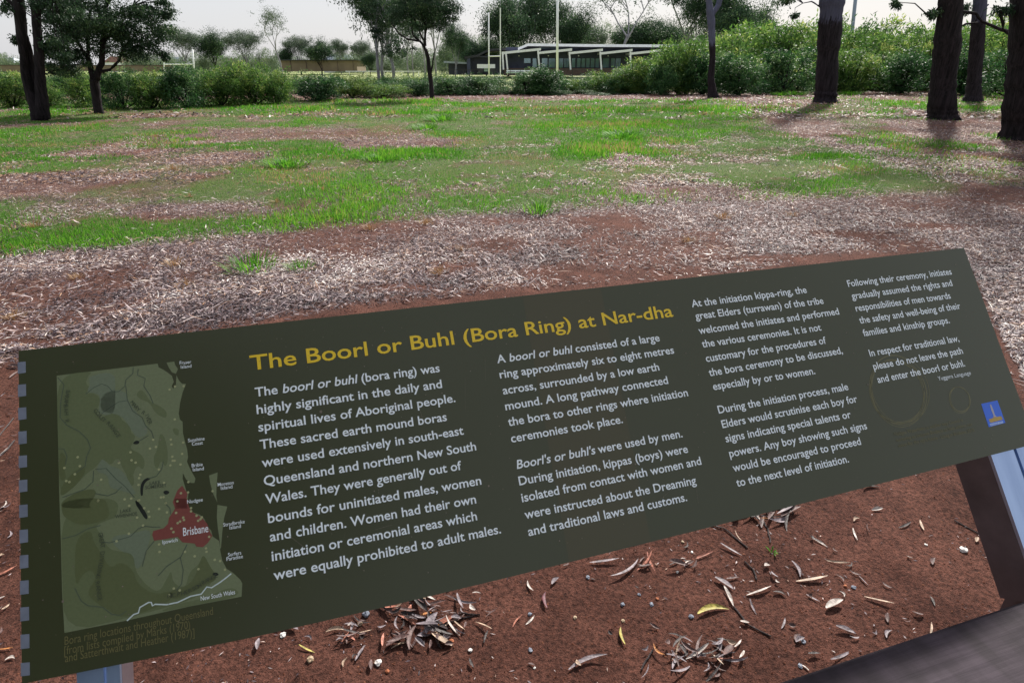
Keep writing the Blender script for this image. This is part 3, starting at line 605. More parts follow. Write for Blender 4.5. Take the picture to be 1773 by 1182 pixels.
for (pxl, pyl, pxr, pyr, side) in ((128, 1160, 203, 1145, 1), (1722, 787, 1784, 771, -1)):
    u0, v0 = uv(pxl, pyl); u1, v1 = uv(pxr, pyr); t0 = -.0065
    post = empty('steel_post_tmp'); bpy.data.objects.remove(post)
    vb = -.26 if side < 0 else -.22
    mb = MB(); cx = (u0 + u1) / 2; wd = u1 - u0
    # folded channel: bright face plate with shallow centre groove, side web behind it, darkened in its colour
    for (a0, a1, dn) in ((0, .62, 0), (.62, .70, -.004), (.70, 1, 0)):
        mb.box((u0 + wd * (a0 + a1) / 2, (vb + .34) / 2, t0 - .003 + dn), (wd * (a1 - a0), .34 - vb, .006))
    ch = mb.build('post', M_steel, sign); ch['label'] = 'left slanted steel post' if side > 0 else 'right slanted steel post'
    sdp = .068 if side < 0 else .036
    MB().box((u0 + .004, (vb + .34) / 2, t0 - .0065 - sdp / 2), (.008, .34 - vb, sdp)).box((u1 - .004, (vb + .34) / 2, t0 - .0065 - sdp / 2), (.008, .34 - vb, sdp)).build('side_plate', M_plate, ch)
    # foot under the rail, down to the earth
    base = Matrix.Translation(PBL) @ ROT.to_4x4()
    foot = base @ Vector((cx, vb + .012, t0 - .03)); inv = base.inverted()
    g = Vector((foot.x, foot.y, -.05)); mbf = MB(); mbf.bar(inv @ foot, inv @ g, .05, .06); mbf.build('foot', M_plate, ch)
# timber rail in front
ZR = .745
Ea = G(1768, 1039, ZR); ud = UX.copy()
M_wood, n, b = new_mat('weathered_dark_timber'); b.inputs['Specular IOR Level'].default_value = .2; b.inputs['Roughness'].default_value = .75
tc = n.nodes.new('ShaderNodeTexCoord'); mpn = n.nodes.new('ShaderNodeMapping'); mpn.inputs['Scale'].default_value = (3, 70, 70)
w1 = n.nodes.new('ShaderNodeTexNoise'); w1.inputs['Scale'].default_value = 1; w1.inputs['Detail'].default_value = 8; w1.inputs['Roughness'].default_value = .65
w2 = n.nodes.new('ShaderNodeTexNoise'); w2.inputs['Scale'].default_value = 14; w2.inputs['Detail'].default_value = 6
mp3 = n.nodes.new('ShaderNodeMapping'); mp3.inputs['Scale'].default_value = (2.2, .5, 1); mp3.inputs['Rotation'].default_value = (0, 0, .35); n.links.new(tc.outputs['Object'], mp3.inputs[0])
n.links.new(tc.outputs['Object'], mpn.inputs[0]); n.links.new(mpn.outputs[0], w1.inputs['Vector']); n.links.new(mp3.outputs[0], w2.inputs['Vector'])
rp = n.nodes.new('ShaderNodeValToRGB'); rp.color_ramp.elements[0].position = .25; rp.color_ramp.elements[1].position = .75
rp.color_ramp.elements[0].color = (.015, .010, .015, 1); rp.color_ramp.elements[1].color = (.050, .038, .047, 1); n.links.new(w1.outputs[0], rp.inputs[0])
rq = n.nodes.new('ShaderNodeValToRGB'); rq.color_ramp.elements[0].position = .35; rq.color_ramp.elements[1].position = .7; rq.color_ramp.elements[0].color = (.7, .7, .7, 1); rq.color_ramp.elements[1].color = (1.35, 1.35, 1.4, 1); n.links.new(w2.outputs[0], rq.inputs[0])
mu = n.nodes.new('ShaderNodeMix'); mu.data_type = 'RGBA'; mu.blend_type = 'MULTIPLY'; mu.inputs[0].default_value = 1; n.links.new(rp.outputs[0], mu.inputs[6]); n.links.new(rq.outputs[0], mu.inputs[7]); n.links.new(mu.outputs[2], b.inputs['Base Color'])
bp = n.nodes.new('ShaderNodeBump'); bp.inputs['Strength'].default_value = .5; bp.inputs['Distance'].default_value = .002; n.links.new(w1.outputs[0], bp.inputs['Height']); n.links.new(bp.outputs[0], b.inputs['Normal'])
rail = empty('timber_rail', (Ea.x, Ea.y, 0), math.atan2(ud.y, ud.x), 'dark weathered flat timber rail in the lower right corner in front of the sign', 'rail')
bm = bmesh.new(); bmesh.ops.create_cube(bm, size=1); bmesh.ops.scale(bm, vec=(4.6, .24, .05), verts=bm.verts); bmesh.ops.translate(bm, vec=(-.3, -.12, ZR - .025), verts=bm.verts)
bmesh.ops.bevel(bm, geom=list(bm.edges), offset=.006, segments=3, affect='EDGES'); me = bpy.data.meshes.new('board'); bm.to_mesh(me); bm.free(); me.materials.append(M_wood); link('board', me, rail)
for xx in (-1.9, 1.4): MB().box((xx, -.12, (ZR - .05) / 2 - .03), (.1, .1, ZR - .05 + .06)).build('rail_post', M_wood, rail)

# ------------------------------------------------------------------ trees and shrubs
def cluster_leaves(centres, radii, per, Lr, Wr, droop=.5, flat_=.75, shade=None):
    """many small leaves gathered round twig ends; every leaf has its own direction and tone"""
    C = np.asarray(centres, float); r_ = np.asarray(radii, float); n_ = len(C) * per
    Cc = np.repeat(C, per, 0); rr = np.repeat(r_, per)
    off = rng.normal(0, .5, (n_, 3)); off[:, 2] *= flat_
    P = Cc + off * rr[:, None]
    D = rng.normal(0, 1, (n_, 3)); D[:, 2] -= droop
    N = rng.normal(0, 1, (n_, 3)); 
    L = rng.uniform(*Lr, n_); W_ = rng.uniform(*Wr, n_)
    V, Fq = leaf_quads(P, D, N, L, W_)
    t = np.repeat(rng.uniform(-.3, .4, len(C)), per) + rng.uniform(0, 1, n_) * .65 + .1
    return V, Fq, np.repeat(np.clip(t, 0, 1), 4)
def crown_mesh(name, mat, *sets):
    V = []; Fs = []; Rn = []; o = 0
    for v, f, r in sets: V.append(v); Fs.append(f + o); Rn.append(r); o += len(v)
    return mesh_np(name, np.concatenate(V), np.concatenate(Fs), mat, np.concatenate(Rn))
def wobble(pts, radii, n=6, amp=.08, seed=0):
    """finer trunk line through the given points with small bends and uneven girth"""
    rs = random.Random(seed); P = []; Rr = []
    for k in range(len(pts) - 1):
        a, b_ = Vector(pts[k]), Vector(pts[k + 1])
        for j in range(n):
            t = j / n; p = a.lerp(b_, t); rad = radii[k] * (1 - t) + radii[k + 1] * t
            if k or j: p += Vector((rs.uniform(-1, 1), rs.uniform(-1, 1), 0)) * amp * rad
            P.append(p); Rr.append(rad * rs.uniform(.94, 1.07))
    P.append(Vector(pts[-1])); Rr.append(radii[-1]); return P, Rr
def rough_trunk(mb, pts, radii, n=14, seed=0, amp=.03, flute=.045):
    P, Rr = wobble(pts, radii, 6, amp, seed); i0 = len(mb.v); mb.tube(P, Rr, n)
    for k, p in enumerate(P):
        for j in range(n): mb.v[i0 + k * n + j] = p + Vector((math.cos(-2 * math.pi * j / n), math.sin(-2 * math.pi * j / n), 0)) * Rr[k]
    z0 = P[0].z
    rs = random.Random(seed + 5); ph = [rs.uniform(0, 6) for _ in range(4)]
    for k, p in enumerate(P):
        for j in range(n):
            v = mb.v[i0 + k * n + j]; t = 2 * math.pi * j / n
            f_ = 1 + flute * (math.sin(3 * t + ph[0] + k * .11) + .6 * math.sin(5 * t + ph[1] - k * .17)) + rs.uniform(-.03, .03)
            fl = math.exp(-max(0, p.z - z0) / (radii[0] * .9 + .02)); f_ += fl * (.14 * math.sin(4 * t + ph[2]) + .09 * math.sin(7 * t + ph[3]))
            mb.v[i0 + k * n + j] = p + (v - p) * f_
# --- generic gum built once in several forms, about 14 m tall
def gum_skeleton(seed, H=14.0, fork=.42, nl=4, spread=.34, r0=.22):
    rs = random.Random(seed); segs = []; tips = []
    top = Vector((rs.uniform(-.5, .5), rs.uniform(-.5, .5), H * fork))
    segs.append(([Vector((0, 0, -.2)), Vector((rs.uniform(-.15, .15), rs.uniform(-.15, .15), H * fork * .5)), top], [r0 * 1.15, r0 * .85, r0 * .72], 0))
    def grow(p, d, L, r_, depth):
        mid = p + d * L * .5 + Vector((rs.uniform(-.1, .1), rs.uniform(-.1, .1), .05)) * L; end = mid + (d + Vector((rs.uniform(-.25, .25), rs.uniform(-.25, .25), .25))).normalized() * L * .5
        segs.append(([p, mid, end], [r_, r_ * .8, r_ * .6], depth))
        tips.append(end)
        if depth >= 3: tips.append(mid); return
        for q in range(3 if depth < 2 else 2):
            a_ = rs.uniform(0, 6.28); dd = (d + Vector((math.cos(a_), math.sin(a_), rs.uniform(-.15, .5))) * (.62 + .15 * depth)).normalized()
            grow(end if q else mid.lerp(end, .6), dd, L * rs.uniform(.55, .75), r_ * .6, depth + 1)
    for q in range(nl):
        a_ = 6.28 * q / nl + rs.uniform(-.5, .5); dd = Vector((math.cos(a_) * spread * 1.6, math.sin(a_) * spread * 1.6, 1)).normalized()
        grow(top * (1 - .08 * q) if q else top, dd, H * .26 * rs.uniform(.8, 1.15), r0 * .5, 1)
    return segs, tips
def gum_meshes(seed, bark_m, leaf_m, per, Lr, Wr, cr=.9, extra=1, **kw):
    segs, tips = gum_skeleton(seed, **kw); mt = MB(); ml = MB()
    for pts, rad, depth in segs:
        if depth == 0: rough_trunk(mt, pts, rad, 12, seed)
        else: ml.tube(*wobble(pts, rad, 2, .3, seed + depth), n=6 if depth < 2 else 4, cap=False)
    tm = mt.mesh('trunk', bark_m, True); lm_ = ml.mesh('limbs', bark_m, True)
    rs = np.random.default_rng(seed); T = np.array([tuple(t) for t in tips])
    T = np.concatenate([T + rs.normal(0, .25, T.shape)] + [T + rs.normal(0, .75, T.shape) for _ in range(extra)]); T[:, 2] -= rs.uniform(0, .5, len(T))
    cm = crown_mesh('crown', leaf_m, cluster_leaves(T, rs.uniform(.6, 1.2, len(T)) * cr, per, Lr, Wr, droop=.7, flat_=.6))
    return tm, lm_, cm
def tree_thing(name, meshes, loc, rz, sc, label, cat='tree', group=None):
    o = empty(name, loc, rz, label, cat, group); o.scale = sc if isinstance(sc, tuple) else (sc, sc, sc)
    link('trunk', meshes[0], o); link('limbs', meshes[1], o); link('crown', meshes[2], o); return o
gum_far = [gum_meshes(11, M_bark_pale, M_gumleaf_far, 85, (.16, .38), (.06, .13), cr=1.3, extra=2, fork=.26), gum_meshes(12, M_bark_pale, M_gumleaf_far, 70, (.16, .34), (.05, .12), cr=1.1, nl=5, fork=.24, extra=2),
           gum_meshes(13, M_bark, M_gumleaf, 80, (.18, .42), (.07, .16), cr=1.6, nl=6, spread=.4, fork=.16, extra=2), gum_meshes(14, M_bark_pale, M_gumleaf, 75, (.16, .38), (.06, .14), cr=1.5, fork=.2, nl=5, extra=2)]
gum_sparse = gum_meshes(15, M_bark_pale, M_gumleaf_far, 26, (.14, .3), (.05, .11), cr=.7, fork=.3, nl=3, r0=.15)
def place_gum(kind, px, Y, top_px, wfac=1.0, label='', rz=None, group='gum trees beyond the playing field', name='gum_tree'):
    p = at(px, 115, Y); H = (115 - top_px) / F * Y * 1.02 + EYE; s = H / (11.8 if kind != 'sparse' else 11)
    ms = gum_sparse if kind == 'sparse' else gum_far[kind]
    return tree_thing(name, ms, (p.x, Y, -.05), random.uniform(0, 6.28) if rz is None else rz, (s * wfac, s * wfac, s), label, 'tree', group)
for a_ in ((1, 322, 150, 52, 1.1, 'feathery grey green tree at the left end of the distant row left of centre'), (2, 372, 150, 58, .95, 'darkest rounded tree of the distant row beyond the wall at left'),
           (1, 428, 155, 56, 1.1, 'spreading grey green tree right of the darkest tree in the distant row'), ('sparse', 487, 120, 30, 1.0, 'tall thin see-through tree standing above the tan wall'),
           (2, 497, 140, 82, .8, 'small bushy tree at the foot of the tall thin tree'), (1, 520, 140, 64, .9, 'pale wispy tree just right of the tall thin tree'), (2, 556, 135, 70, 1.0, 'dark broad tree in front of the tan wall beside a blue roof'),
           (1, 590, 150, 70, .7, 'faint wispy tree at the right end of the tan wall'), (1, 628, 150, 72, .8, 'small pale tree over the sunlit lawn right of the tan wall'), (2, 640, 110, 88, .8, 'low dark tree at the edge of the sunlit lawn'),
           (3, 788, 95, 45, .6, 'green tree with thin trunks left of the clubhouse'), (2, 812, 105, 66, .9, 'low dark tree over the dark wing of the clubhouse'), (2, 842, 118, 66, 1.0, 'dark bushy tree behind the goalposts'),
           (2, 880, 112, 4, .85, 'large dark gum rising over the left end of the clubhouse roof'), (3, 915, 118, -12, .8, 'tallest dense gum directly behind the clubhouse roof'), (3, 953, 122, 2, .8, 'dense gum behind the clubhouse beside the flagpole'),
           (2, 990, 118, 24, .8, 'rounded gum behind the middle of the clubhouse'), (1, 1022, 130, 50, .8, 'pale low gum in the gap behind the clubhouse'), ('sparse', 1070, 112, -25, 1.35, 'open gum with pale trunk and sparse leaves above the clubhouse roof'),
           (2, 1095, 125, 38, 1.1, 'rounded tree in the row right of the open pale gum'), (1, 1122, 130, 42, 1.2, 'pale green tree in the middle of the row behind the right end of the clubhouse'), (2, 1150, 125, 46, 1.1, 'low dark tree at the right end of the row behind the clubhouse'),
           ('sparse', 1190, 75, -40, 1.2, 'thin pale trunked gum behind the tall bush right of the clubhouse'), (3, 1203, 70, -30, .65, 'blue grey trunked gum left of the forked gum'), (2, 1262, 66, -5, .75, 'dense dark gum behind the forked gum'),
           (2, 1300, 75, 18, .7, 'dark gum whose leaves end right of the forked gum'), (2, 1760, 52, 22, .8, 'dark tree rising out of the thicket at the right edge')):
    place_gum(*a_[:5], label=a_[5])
for px, Y, wf, lab in ((655, 60, .62, 'pale trunked gum at the left edge of the dark crown left of centre'), (662, 52, .62, 'gum with a grey white trunk second from left behind the dark tree'), (679, 50, .62, 'gum with the whitest straight trunk left of the dark centre tree'),
                       (706, 82, .5, 'slim white gum close beside another on the sunlit lawn'), (715, 84, .45, 'slimmest white gum of the pair on the sunlit lawn'), (735, 80, .5, 'gum seen between the sunlit lawn and the dark centre tree'), (754, 66, .5, 'thin pale gum just right of the dark centre tree')):
    p = at(px, 115, Y); s = 1.0
    tree_thing('gum_tree', gum_far[3 if px in (662, 679) else 0], (p.x, Y, -.05), random.uniform(0, 6), (wf, wf, s * random.uniform(.9, 1.05)), lab, 'tree', 'pale trunked gums left of the clubhouse')

# --- near trees with their own outlines
def custom_tree(name, Y, trunk, limbs, crowns, barkm, leafm, label, group=None, per=150, Lr=(.06, .12), Wr=(.02, .045), twigs=True, seed=0, base_flare=1.25):
    """trunk/limbs: [[(px,py,half width px, depth offset)...]...] seen where the tree stands; crowns: [(px,py,rx,ry,count)]"""
    g = at(trunk[0][0][0], trunk[0][0][1], Y); zg = float(z_at(g.x, Y)); base = Vector((g.x, Y, zg - .05))
    root = empty(name, base, 0, label, 'tree', group); rs = random.Random(seed)
    def conv(line):
        P = []; Rr = []
        for q in line:
            px, py, hw = q[:3]; dy = q[3] if len(q) > 3 else 0
            p = at(px, py, Y + dy); zc = (p.y * CP - (p.z - EYE) * SP); P.append(p - base); Rr.append(hw / F * zc)
        return P, Rr
    mb = MB()
    for k, line in enumerate(trunk):
        P, Rr = conv(line)
        if k == 0: P[0].z = -.05
        rough_trunk(mb, P, Rr, 16, seed + k)
    mb.build('trunk', barkm, root, True)
    ends = []
    for k, line in enumerate(limbs):
        P, Rr = conv(line); m2 = MB(); PP, RR = wobble(P, Rr, 4, .35, seed + 20 + k); m2.tube(PP, RR, 7)
        m2.build('limb', barkm, root, True); ends += PP[len(PP) // 3:]
    cl = []; rad = []
    for (px, py, rx, ry, cnt) in crowns:
        c = at(px, py, Y) - base; zc = (Y * CP); a1 = rx / F * zc; a2 = ry / F * zc
        for _ in range(cnt):
            while True:
                v = Vector((rs.uniform(-1, 1), rs.uniform(-1, 1), rs.uniform(-1, 1)))
                if v.length < 1: break
            v *= 1 if v.length > .45 else 1.6
            cl.append(c + Vector((v.x * a1, v.y * (a1 + a2) * .5, v.z * a2))); rad.append(rs.uniform(.22, .5) * min(1, (a1 + a2) * .45 + .25))
    if twigs and ends and cl:
        tw = MB()
        for c in cl[::2]:
            e_ = min(ends, key=lambda q: (q - c).length)
            if (e_ - c).length < 3.0:
                mid = e_.lerp(c, .5) + Vector((rs.uniform(-.15, .15), rs.uniform(-.15, .15), rs.uniform(0, .15)))
                tw.tube([e_, mid, c], [.022, .014, .006], 4, cap=False)
        tag(tw.build('twigs', barkm, root), kind='stuff')
    if cl:
        me = crown_mesh('crown', leafm, cluster_leaves(np.array([tuple(c) for c in cl]), rad, per, Lr, Wr, droop=.8, flat_=.55)); link('crown', me, root)
    return root
custom_tree('tree', 20.0, [[(68, 207, 14), (64, 190, 11), (51, 160, 7), (43, 130, 6), (41, 100, 6), (39, 75, 7.5), (36, 40, 8.5), (33, 8, 9), (22, -60, 8), (14, -300, 6)], [(74, 207, 12), (73, 180, 10), (70, 150, 8), (68, 100, 7.5), (64, 50, 7), (61, 0, 7.5), (66, -80, 7), (78, -300, 5)], [(70, 192, 9, .15), (62, 150, 7, .2), (55, 115, 5.6, .2), (50, 88, 5.4, .15), (43, 62, 5, .05)]],
            [[(36, 20, 5), (20, 4, 3.5), (5, -5, 2.5), (-30, -20, 2)], [(62, 30, 4), (100, -30, 3), (150, -80, 2)], [(30, -60, 5), (-30, -140, 3)], [(64, -100, 5), (130, -200, 3)], [(30, -160, 5), (80, -260, 3)]],
            [(8, 10, 14, 14, 4), (22, 70, 8, 7, 2), (60, -180, 190, 110, 60), (0, -90, 110, 60, 22), (95, 10, 35, 26, 14), (95, 90, 26, 28, 12)], M_bark, M_gumleaf, 'dark tree with three twisted trunks at the left edge of the clearing', seed=3)
custom_tree('tree', 22.7, [[(172, 199, 9), (169, 185, 7), (165, 155, 7), (163, 138, 7.5)]],
            [[(161, 140, 4.5), (154, 110, 3), (140, 80, 2), (124, 55, 1.5)], [(160, 132, 4), (152, 95, 3), (152, 60, 2.4), (156, 20, 2)], [(168, 138, 5.5), (175, 110, 4.5), (180, 60, 4), (186, 0, 3), (200, -60, 2)],
             [(172, 125, 3), (190, 121, 2.4), (206, 105, 2), (214, 80, 1.6)], [(178, 75, 2.5), (200, 55, 2), (220, 45, 1.5)], [(178, 70, 2.5), (172, 30, 2), (165, -10, 1.5)], [(152, 100, 2), (130, 70, 1.5), (110, 60, 1.2)], [(183, 40, 2), (230, 10, 1.5)], [(156, 20, 1.6), (120, -10, 1.2)]],
            [(185, 30, 105, 46, 95), (140, 70, 60, 34, 34), (235, 50, 48, 36, 34), (240, 88, 40, 18, 14), (120, 105, 45, 18, 17), (275, 98, 16, 9, 4), (285, 15, 14, 20, 8), (190, -40, 120, 40, 30), (125, 20, 50, 35, 24), (112, 122, 34, 12, 8)], M_bark, M_gumleaf, 'dark leafy tree forking low above the shrubs near the left side', seed=4, per=170)
custom_tree('tree', 33.0, [[(748, 169, 4.5), (747, 150, 3.8), (744, 125, 3.6), (741, 100, 3.4), (737, 85, 3)]],
            [[(740, 92, 2.2), (728, 72, 1.8), (706, 68, 1.6), (690, 58, 1.3), (679, 42, 1)], [(735, 85, 2), (738, 50, 1.6), (734, 10, 1.3)], [(730, 75, 1.8), (714, 60, 1.4), (712, 30, 1.2), (700, 0, 1)], [(737, 80, 1.8), (736, 40, 1.4), (722, 5, 1.1), (716, -20, 1)], [(733, 70, 1.6), (722, 45, 1.2), (708, 10, 1)], [(746, 128, 1.6), (749, 112, 1.3), (752, 90, 1)]],
            [(738, 8, 52, 40, 80), (760, 25, 28, 26, 30), (700, 20, 30, 22, 22), (725, -40, 60, 30, 30)], M_bark, M_gumleaf, 'slender dark tree with a rounded crown standing alone at the centre of the clearing edge', seed=5, per=170, Lr=(.07, .13))
custom_tree('tree', 46.0, [[(655, 125, 2.5), (650, 60, 2.2), (655, 0, 2)]], [[(650, 60, 1.5), (640, 30, 1.2)], [(652, 30, 1.5), (672, 0, 1)]], [(668, 15, 42, 32, 55), (655, 58, 12, 12, 8), (680, 80, 24, 24, 14), (632, 18, 14, 12, 8), (700, 60, 30, 30, 20)], M_bark_pale, M_gumleaf, 'blue green drooping tree whose crown overlaps the left of the dark centre tree', seed=9, per=110, Lr=(.10, .2), Wr=(.03, .07))
tall = [(-40, -400, 230, 130, 60)]
custom_tree('gum_tree', 34.0, [[(1238, 168, 11), (1234, 158, 7), (1231, 135, 5.6), (1234, 100, 5.2), (1232, 50, 6.0), (1230, 22, 6.5), (1227, 0, 5), (1222, -80, 4.5), (1226, -260, 3.5)], [(1233, 26, 5.5, .1), (1244, 10, 5, .1), (1248, -8, 4.2, .1), (1250, -120, 3.6, .2), (1262, -260, 2.5, .2)]],
            [[(1224, -90, 3), (1190, -150, 2)], [(1250, -120, 3), (1290, -190, 2)]], [(1225, -250, 110, 90, 46), (1180, -5, 30, 10, 6)], M_bark_gum, M_gumleaf, 'forked gum with smooth blue grey upper trunk and charcoal base', seed=6, per=90, Lr=(.1, .2), Wr=(.03, .06))
custom_tree('gum_tree', 29.5, [[(1429, 181, 25), (1429, 172, 18.5), (1431, 155, 17), (1434, 90, 17.5), (1437, 40, 19), (1440, 0, 20), (1440, -100, 16), (1450, -320, 11)]],
            [[(1440, -110, 8), (1390, -190, 5)], [(1442, -140, 8), (1500, -230, 5)], [(1420, 12, 1.5), (1405, 3, 1), (1390, 6, .6)]], [(1440, -300, 170, 110, 70), (1345, 2, 30, 8, 5), (1380, 30, 8, 6, 2)], M_bark_gum5, M_gumleaf, 'thick straight gum with two-tone trunk standing alone right of the forked gum', seed=7, per=90, Lr=(.1, .2), Wr=(.03, .06))
custom_tree('gum_tree', 19.8, [[(1637, 214, 29), (1635, 202, 24), (1633, 185, 20.5), (1634, 140, 19.5), (1640, 80, 21), (1645, 20, 19), (1648, -60, 17), (1660, -350, 11)]],
            [[(1650, 18, 2.5), (1690, 24, 2.4), (1700, 38, 2.2), (1735, 52, 2.8), (1765, 62, 3)], [(1655, 50, 2, .2), (1672, 42, 1.8, .2), (1692, 40, 1.5, .2)], [(1628, 10, 2), (1618, 22, 1.4), (1610, 30, .8)], [(1650, -150, 9), (1590, -260, 5)], [(1655, -180, 8), (1730, -290, 5)]], [(1650, -350, 220, 140, 80), (1614, 26, 9, 7, 3), (1550, 6, 10, 6, 2)], M_bark, M_gumleaf, 'black trunked gum with flared foot, left of the two trunks at the right edge', seed=8, per=90, Lr=(.08, .17), Wr=(.025, .055))
custom_tree('gum_tree', 30.0, [[(1684, 176, 17), (1685, 165, 11.5), (1687, 130, 10.5), (1692, 70, 11), (1697, 10, 10.5), (1700, -60, 9), (1705, -250, 6)]],
            [[(1706, 12, 2), (1712, 8, 1.2)], [(1700, -80, 5), (1660, -150, 3)], [(1702, -90, 5), (1750, -160, 3)]], [(1700, -240, 120, 90, 50), (1675, 14, 12, 8, 5)], M_bark_gum5, M_gumleaf, 'narrower gum standing farther back between the two big trunks at right', seed=10, per=90, Lr=(.1, .2), Wr=(.03, .06))
custom_tree('gum_tree', 14.3, [[(1778, 251, 46), (1780, 240, 38), (1783, 200, 36), (1786, 120, 36), (1789, 40, 36), (1795, -60, 33), (1810, -500, 22)]],
            [[(1790, -200, 16), (1700, -380, 9)], [(1800, -240, 15), (1900, -420, 9)], [(1738, 35, 2), (1736, 50, 1.5), (1745, 60, 1.2)]], [(1800, -520, 300, 190, 90), (1740, 12, 10, 8, 3)], M_bark, M_gumleaf, 'massive black gum trunk cut off by the right edge', seed=12, per=90, Lr=(.07, .15), Wr=(.022, .05))
# tall gums round the viewer: their crowns darken the sky that the panel mirrors
for k, (x, y, s, rz) in enumerate(((-7.5, -5, 1.0, .4), (-2.5, -9.5, 1.15, 2.0), (-11, 3, 1.1, 4.4), (-4.5, -14, 1.2, 1.0), (-5.5, -3.5, .8, 5.0))):
    tree_thing('gum_tree', gum_far[2], (x, y, -.05), rz, s, 'tall dark gum standing behind the viewer' , 'tree', 'tall gums behind the viewer')

def shrub_meshes(seed, mat, n_cl, per, Lr, Wr, up=.6, lump=.5):
    """unit shrub: about 1 wide (radius .5) and 1 tall"""
    rs = np.random.default_rng(seed); C = []; LT = []; st = MB(); rr = random.Random(seed)
    lobes = [(rs.uniform(-.28, .28), rs.uniform(-.28, .28), rs.uniform(.3, .72), rs.uniform(.16, .32), rs.uniform(-.3, .35)) for _ in range(11)] + [(rs.uniform(-.35, .35), rs.uniform(-.35, .35), .2, .24, rs.uniform(-.3, .2)) for _ in range(5)]
    for _ in range(n_cl):
        l = lobes[rs.integers(len(lobes))]; v = rs.normal(0, 1, 3); v /= np.linalg.norm(v); v = v * rs.uniform(.55, 1.05)
        LT.append(l[4]); C.append((l[0] + v[0] * l[3], l[1] + v[1] * l[3], max(.03, l[2] + v[2] * l[3] * .95)))
    C = np.array(C)
    V, Fq, rn = cluster_leaves(C, np.full(n_cl, .085), per, Lr, Wr, droop=-up, flat_=.9)
    V[:, 2] = np.maximum(V[:, 2], 0.0); rn = np.clip(rn * .8 + np.repeat(np.array(LT), per * 4), 0, 1)
    # spiky outer shoots
    for l in lobes: st.tube([(0, 0, 0), (l[0] * .5, l[1] * .5, l[2] * .5), (l[0], l[1], l[2] + l[3] * .6)], [.014, .01, .004], 5, cap=False)
    return mesh_np('foliage', V, Fq, mat, rn), st.mesh('stem', M_bark, True)
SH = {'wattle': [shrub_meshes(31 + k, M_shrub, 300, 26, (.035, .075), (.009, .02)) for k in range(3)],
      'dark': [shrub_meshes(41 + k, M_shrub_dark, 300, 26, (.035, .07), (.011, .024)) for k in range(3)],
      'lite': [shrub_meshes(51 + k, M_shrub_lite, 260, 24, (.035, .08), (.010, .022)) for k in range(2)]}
def shrub(kind, x0, x1, top, base_py, label, Y=None, group=None, name='shrub', zb=0.0, cat='shrub'):
    cx = (x0 + x1) / 2
    if Y is None: g = G(cx, base_py); Y_ = g.y + .3 * 0
    else: Y_ = Y
    p = at(cx, base_py, Y_); wd = (x1 - x0) / F * (Y_ * CP) * 1.12; hh = (at(cx, top, Y_).z) - 0.0
    ms = SH[kind][random.randrange(len(SH[kind]))]
    o = empty(name, (p.x, Y_ + wd * .35, -.02 + float(z_at(p.x, min(Y_, 60)))), random.uniform(0, 6.28), label, cat, group); o.scale = (wd, wd, hh * 1.18)
    link('foliage', ms[0], o); link('stem', ms[1], o); return o
GR = 'shrubs along the far edge of the clearing'
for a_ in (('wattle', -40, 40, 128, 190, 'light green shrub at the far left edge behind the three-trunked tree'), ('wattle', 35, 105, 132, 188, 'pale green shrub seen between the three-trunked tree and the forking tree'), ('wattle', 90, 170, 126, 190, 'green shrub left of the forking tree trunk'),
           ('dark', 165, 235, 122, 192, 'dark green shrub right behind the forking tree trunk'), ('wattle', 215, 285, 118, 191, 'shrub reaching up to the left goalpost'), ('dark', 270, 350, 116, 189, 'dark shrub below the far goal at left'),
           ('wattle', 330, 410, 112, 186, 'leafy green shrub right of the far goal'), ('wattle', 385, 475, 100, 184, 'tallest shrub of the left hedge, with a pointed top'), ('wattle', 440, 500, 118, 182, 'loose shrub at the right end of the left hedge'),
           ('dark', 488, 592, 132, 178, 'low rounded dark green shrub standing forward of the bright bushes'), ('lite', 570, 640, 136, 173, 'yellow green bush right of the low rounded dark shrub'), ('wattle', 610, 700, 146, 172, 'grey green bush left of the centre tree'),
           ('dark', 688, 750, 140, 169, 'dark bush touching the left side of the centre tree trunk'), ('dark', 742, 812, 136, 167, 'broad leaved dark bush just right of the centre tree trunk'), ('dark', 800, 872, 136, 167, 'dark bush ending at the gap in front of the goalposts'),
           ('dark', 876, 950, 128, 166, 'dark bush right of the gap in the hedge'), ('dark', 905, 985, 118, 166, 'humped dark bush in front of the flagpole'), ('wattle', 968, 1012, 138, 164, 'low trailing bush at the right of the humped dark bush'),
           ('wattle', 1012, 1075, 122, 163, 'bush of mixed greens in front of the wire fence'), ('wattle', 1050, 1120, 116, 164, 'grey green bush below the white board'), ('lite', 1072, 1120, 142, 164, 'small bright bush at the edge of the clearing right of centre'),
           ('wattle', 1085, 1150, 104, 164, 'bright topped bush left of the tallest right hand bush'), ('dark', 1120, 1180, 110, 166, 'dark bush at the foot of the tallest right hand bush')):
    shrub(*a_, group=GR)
GT = 'bushes of the thicket at right'
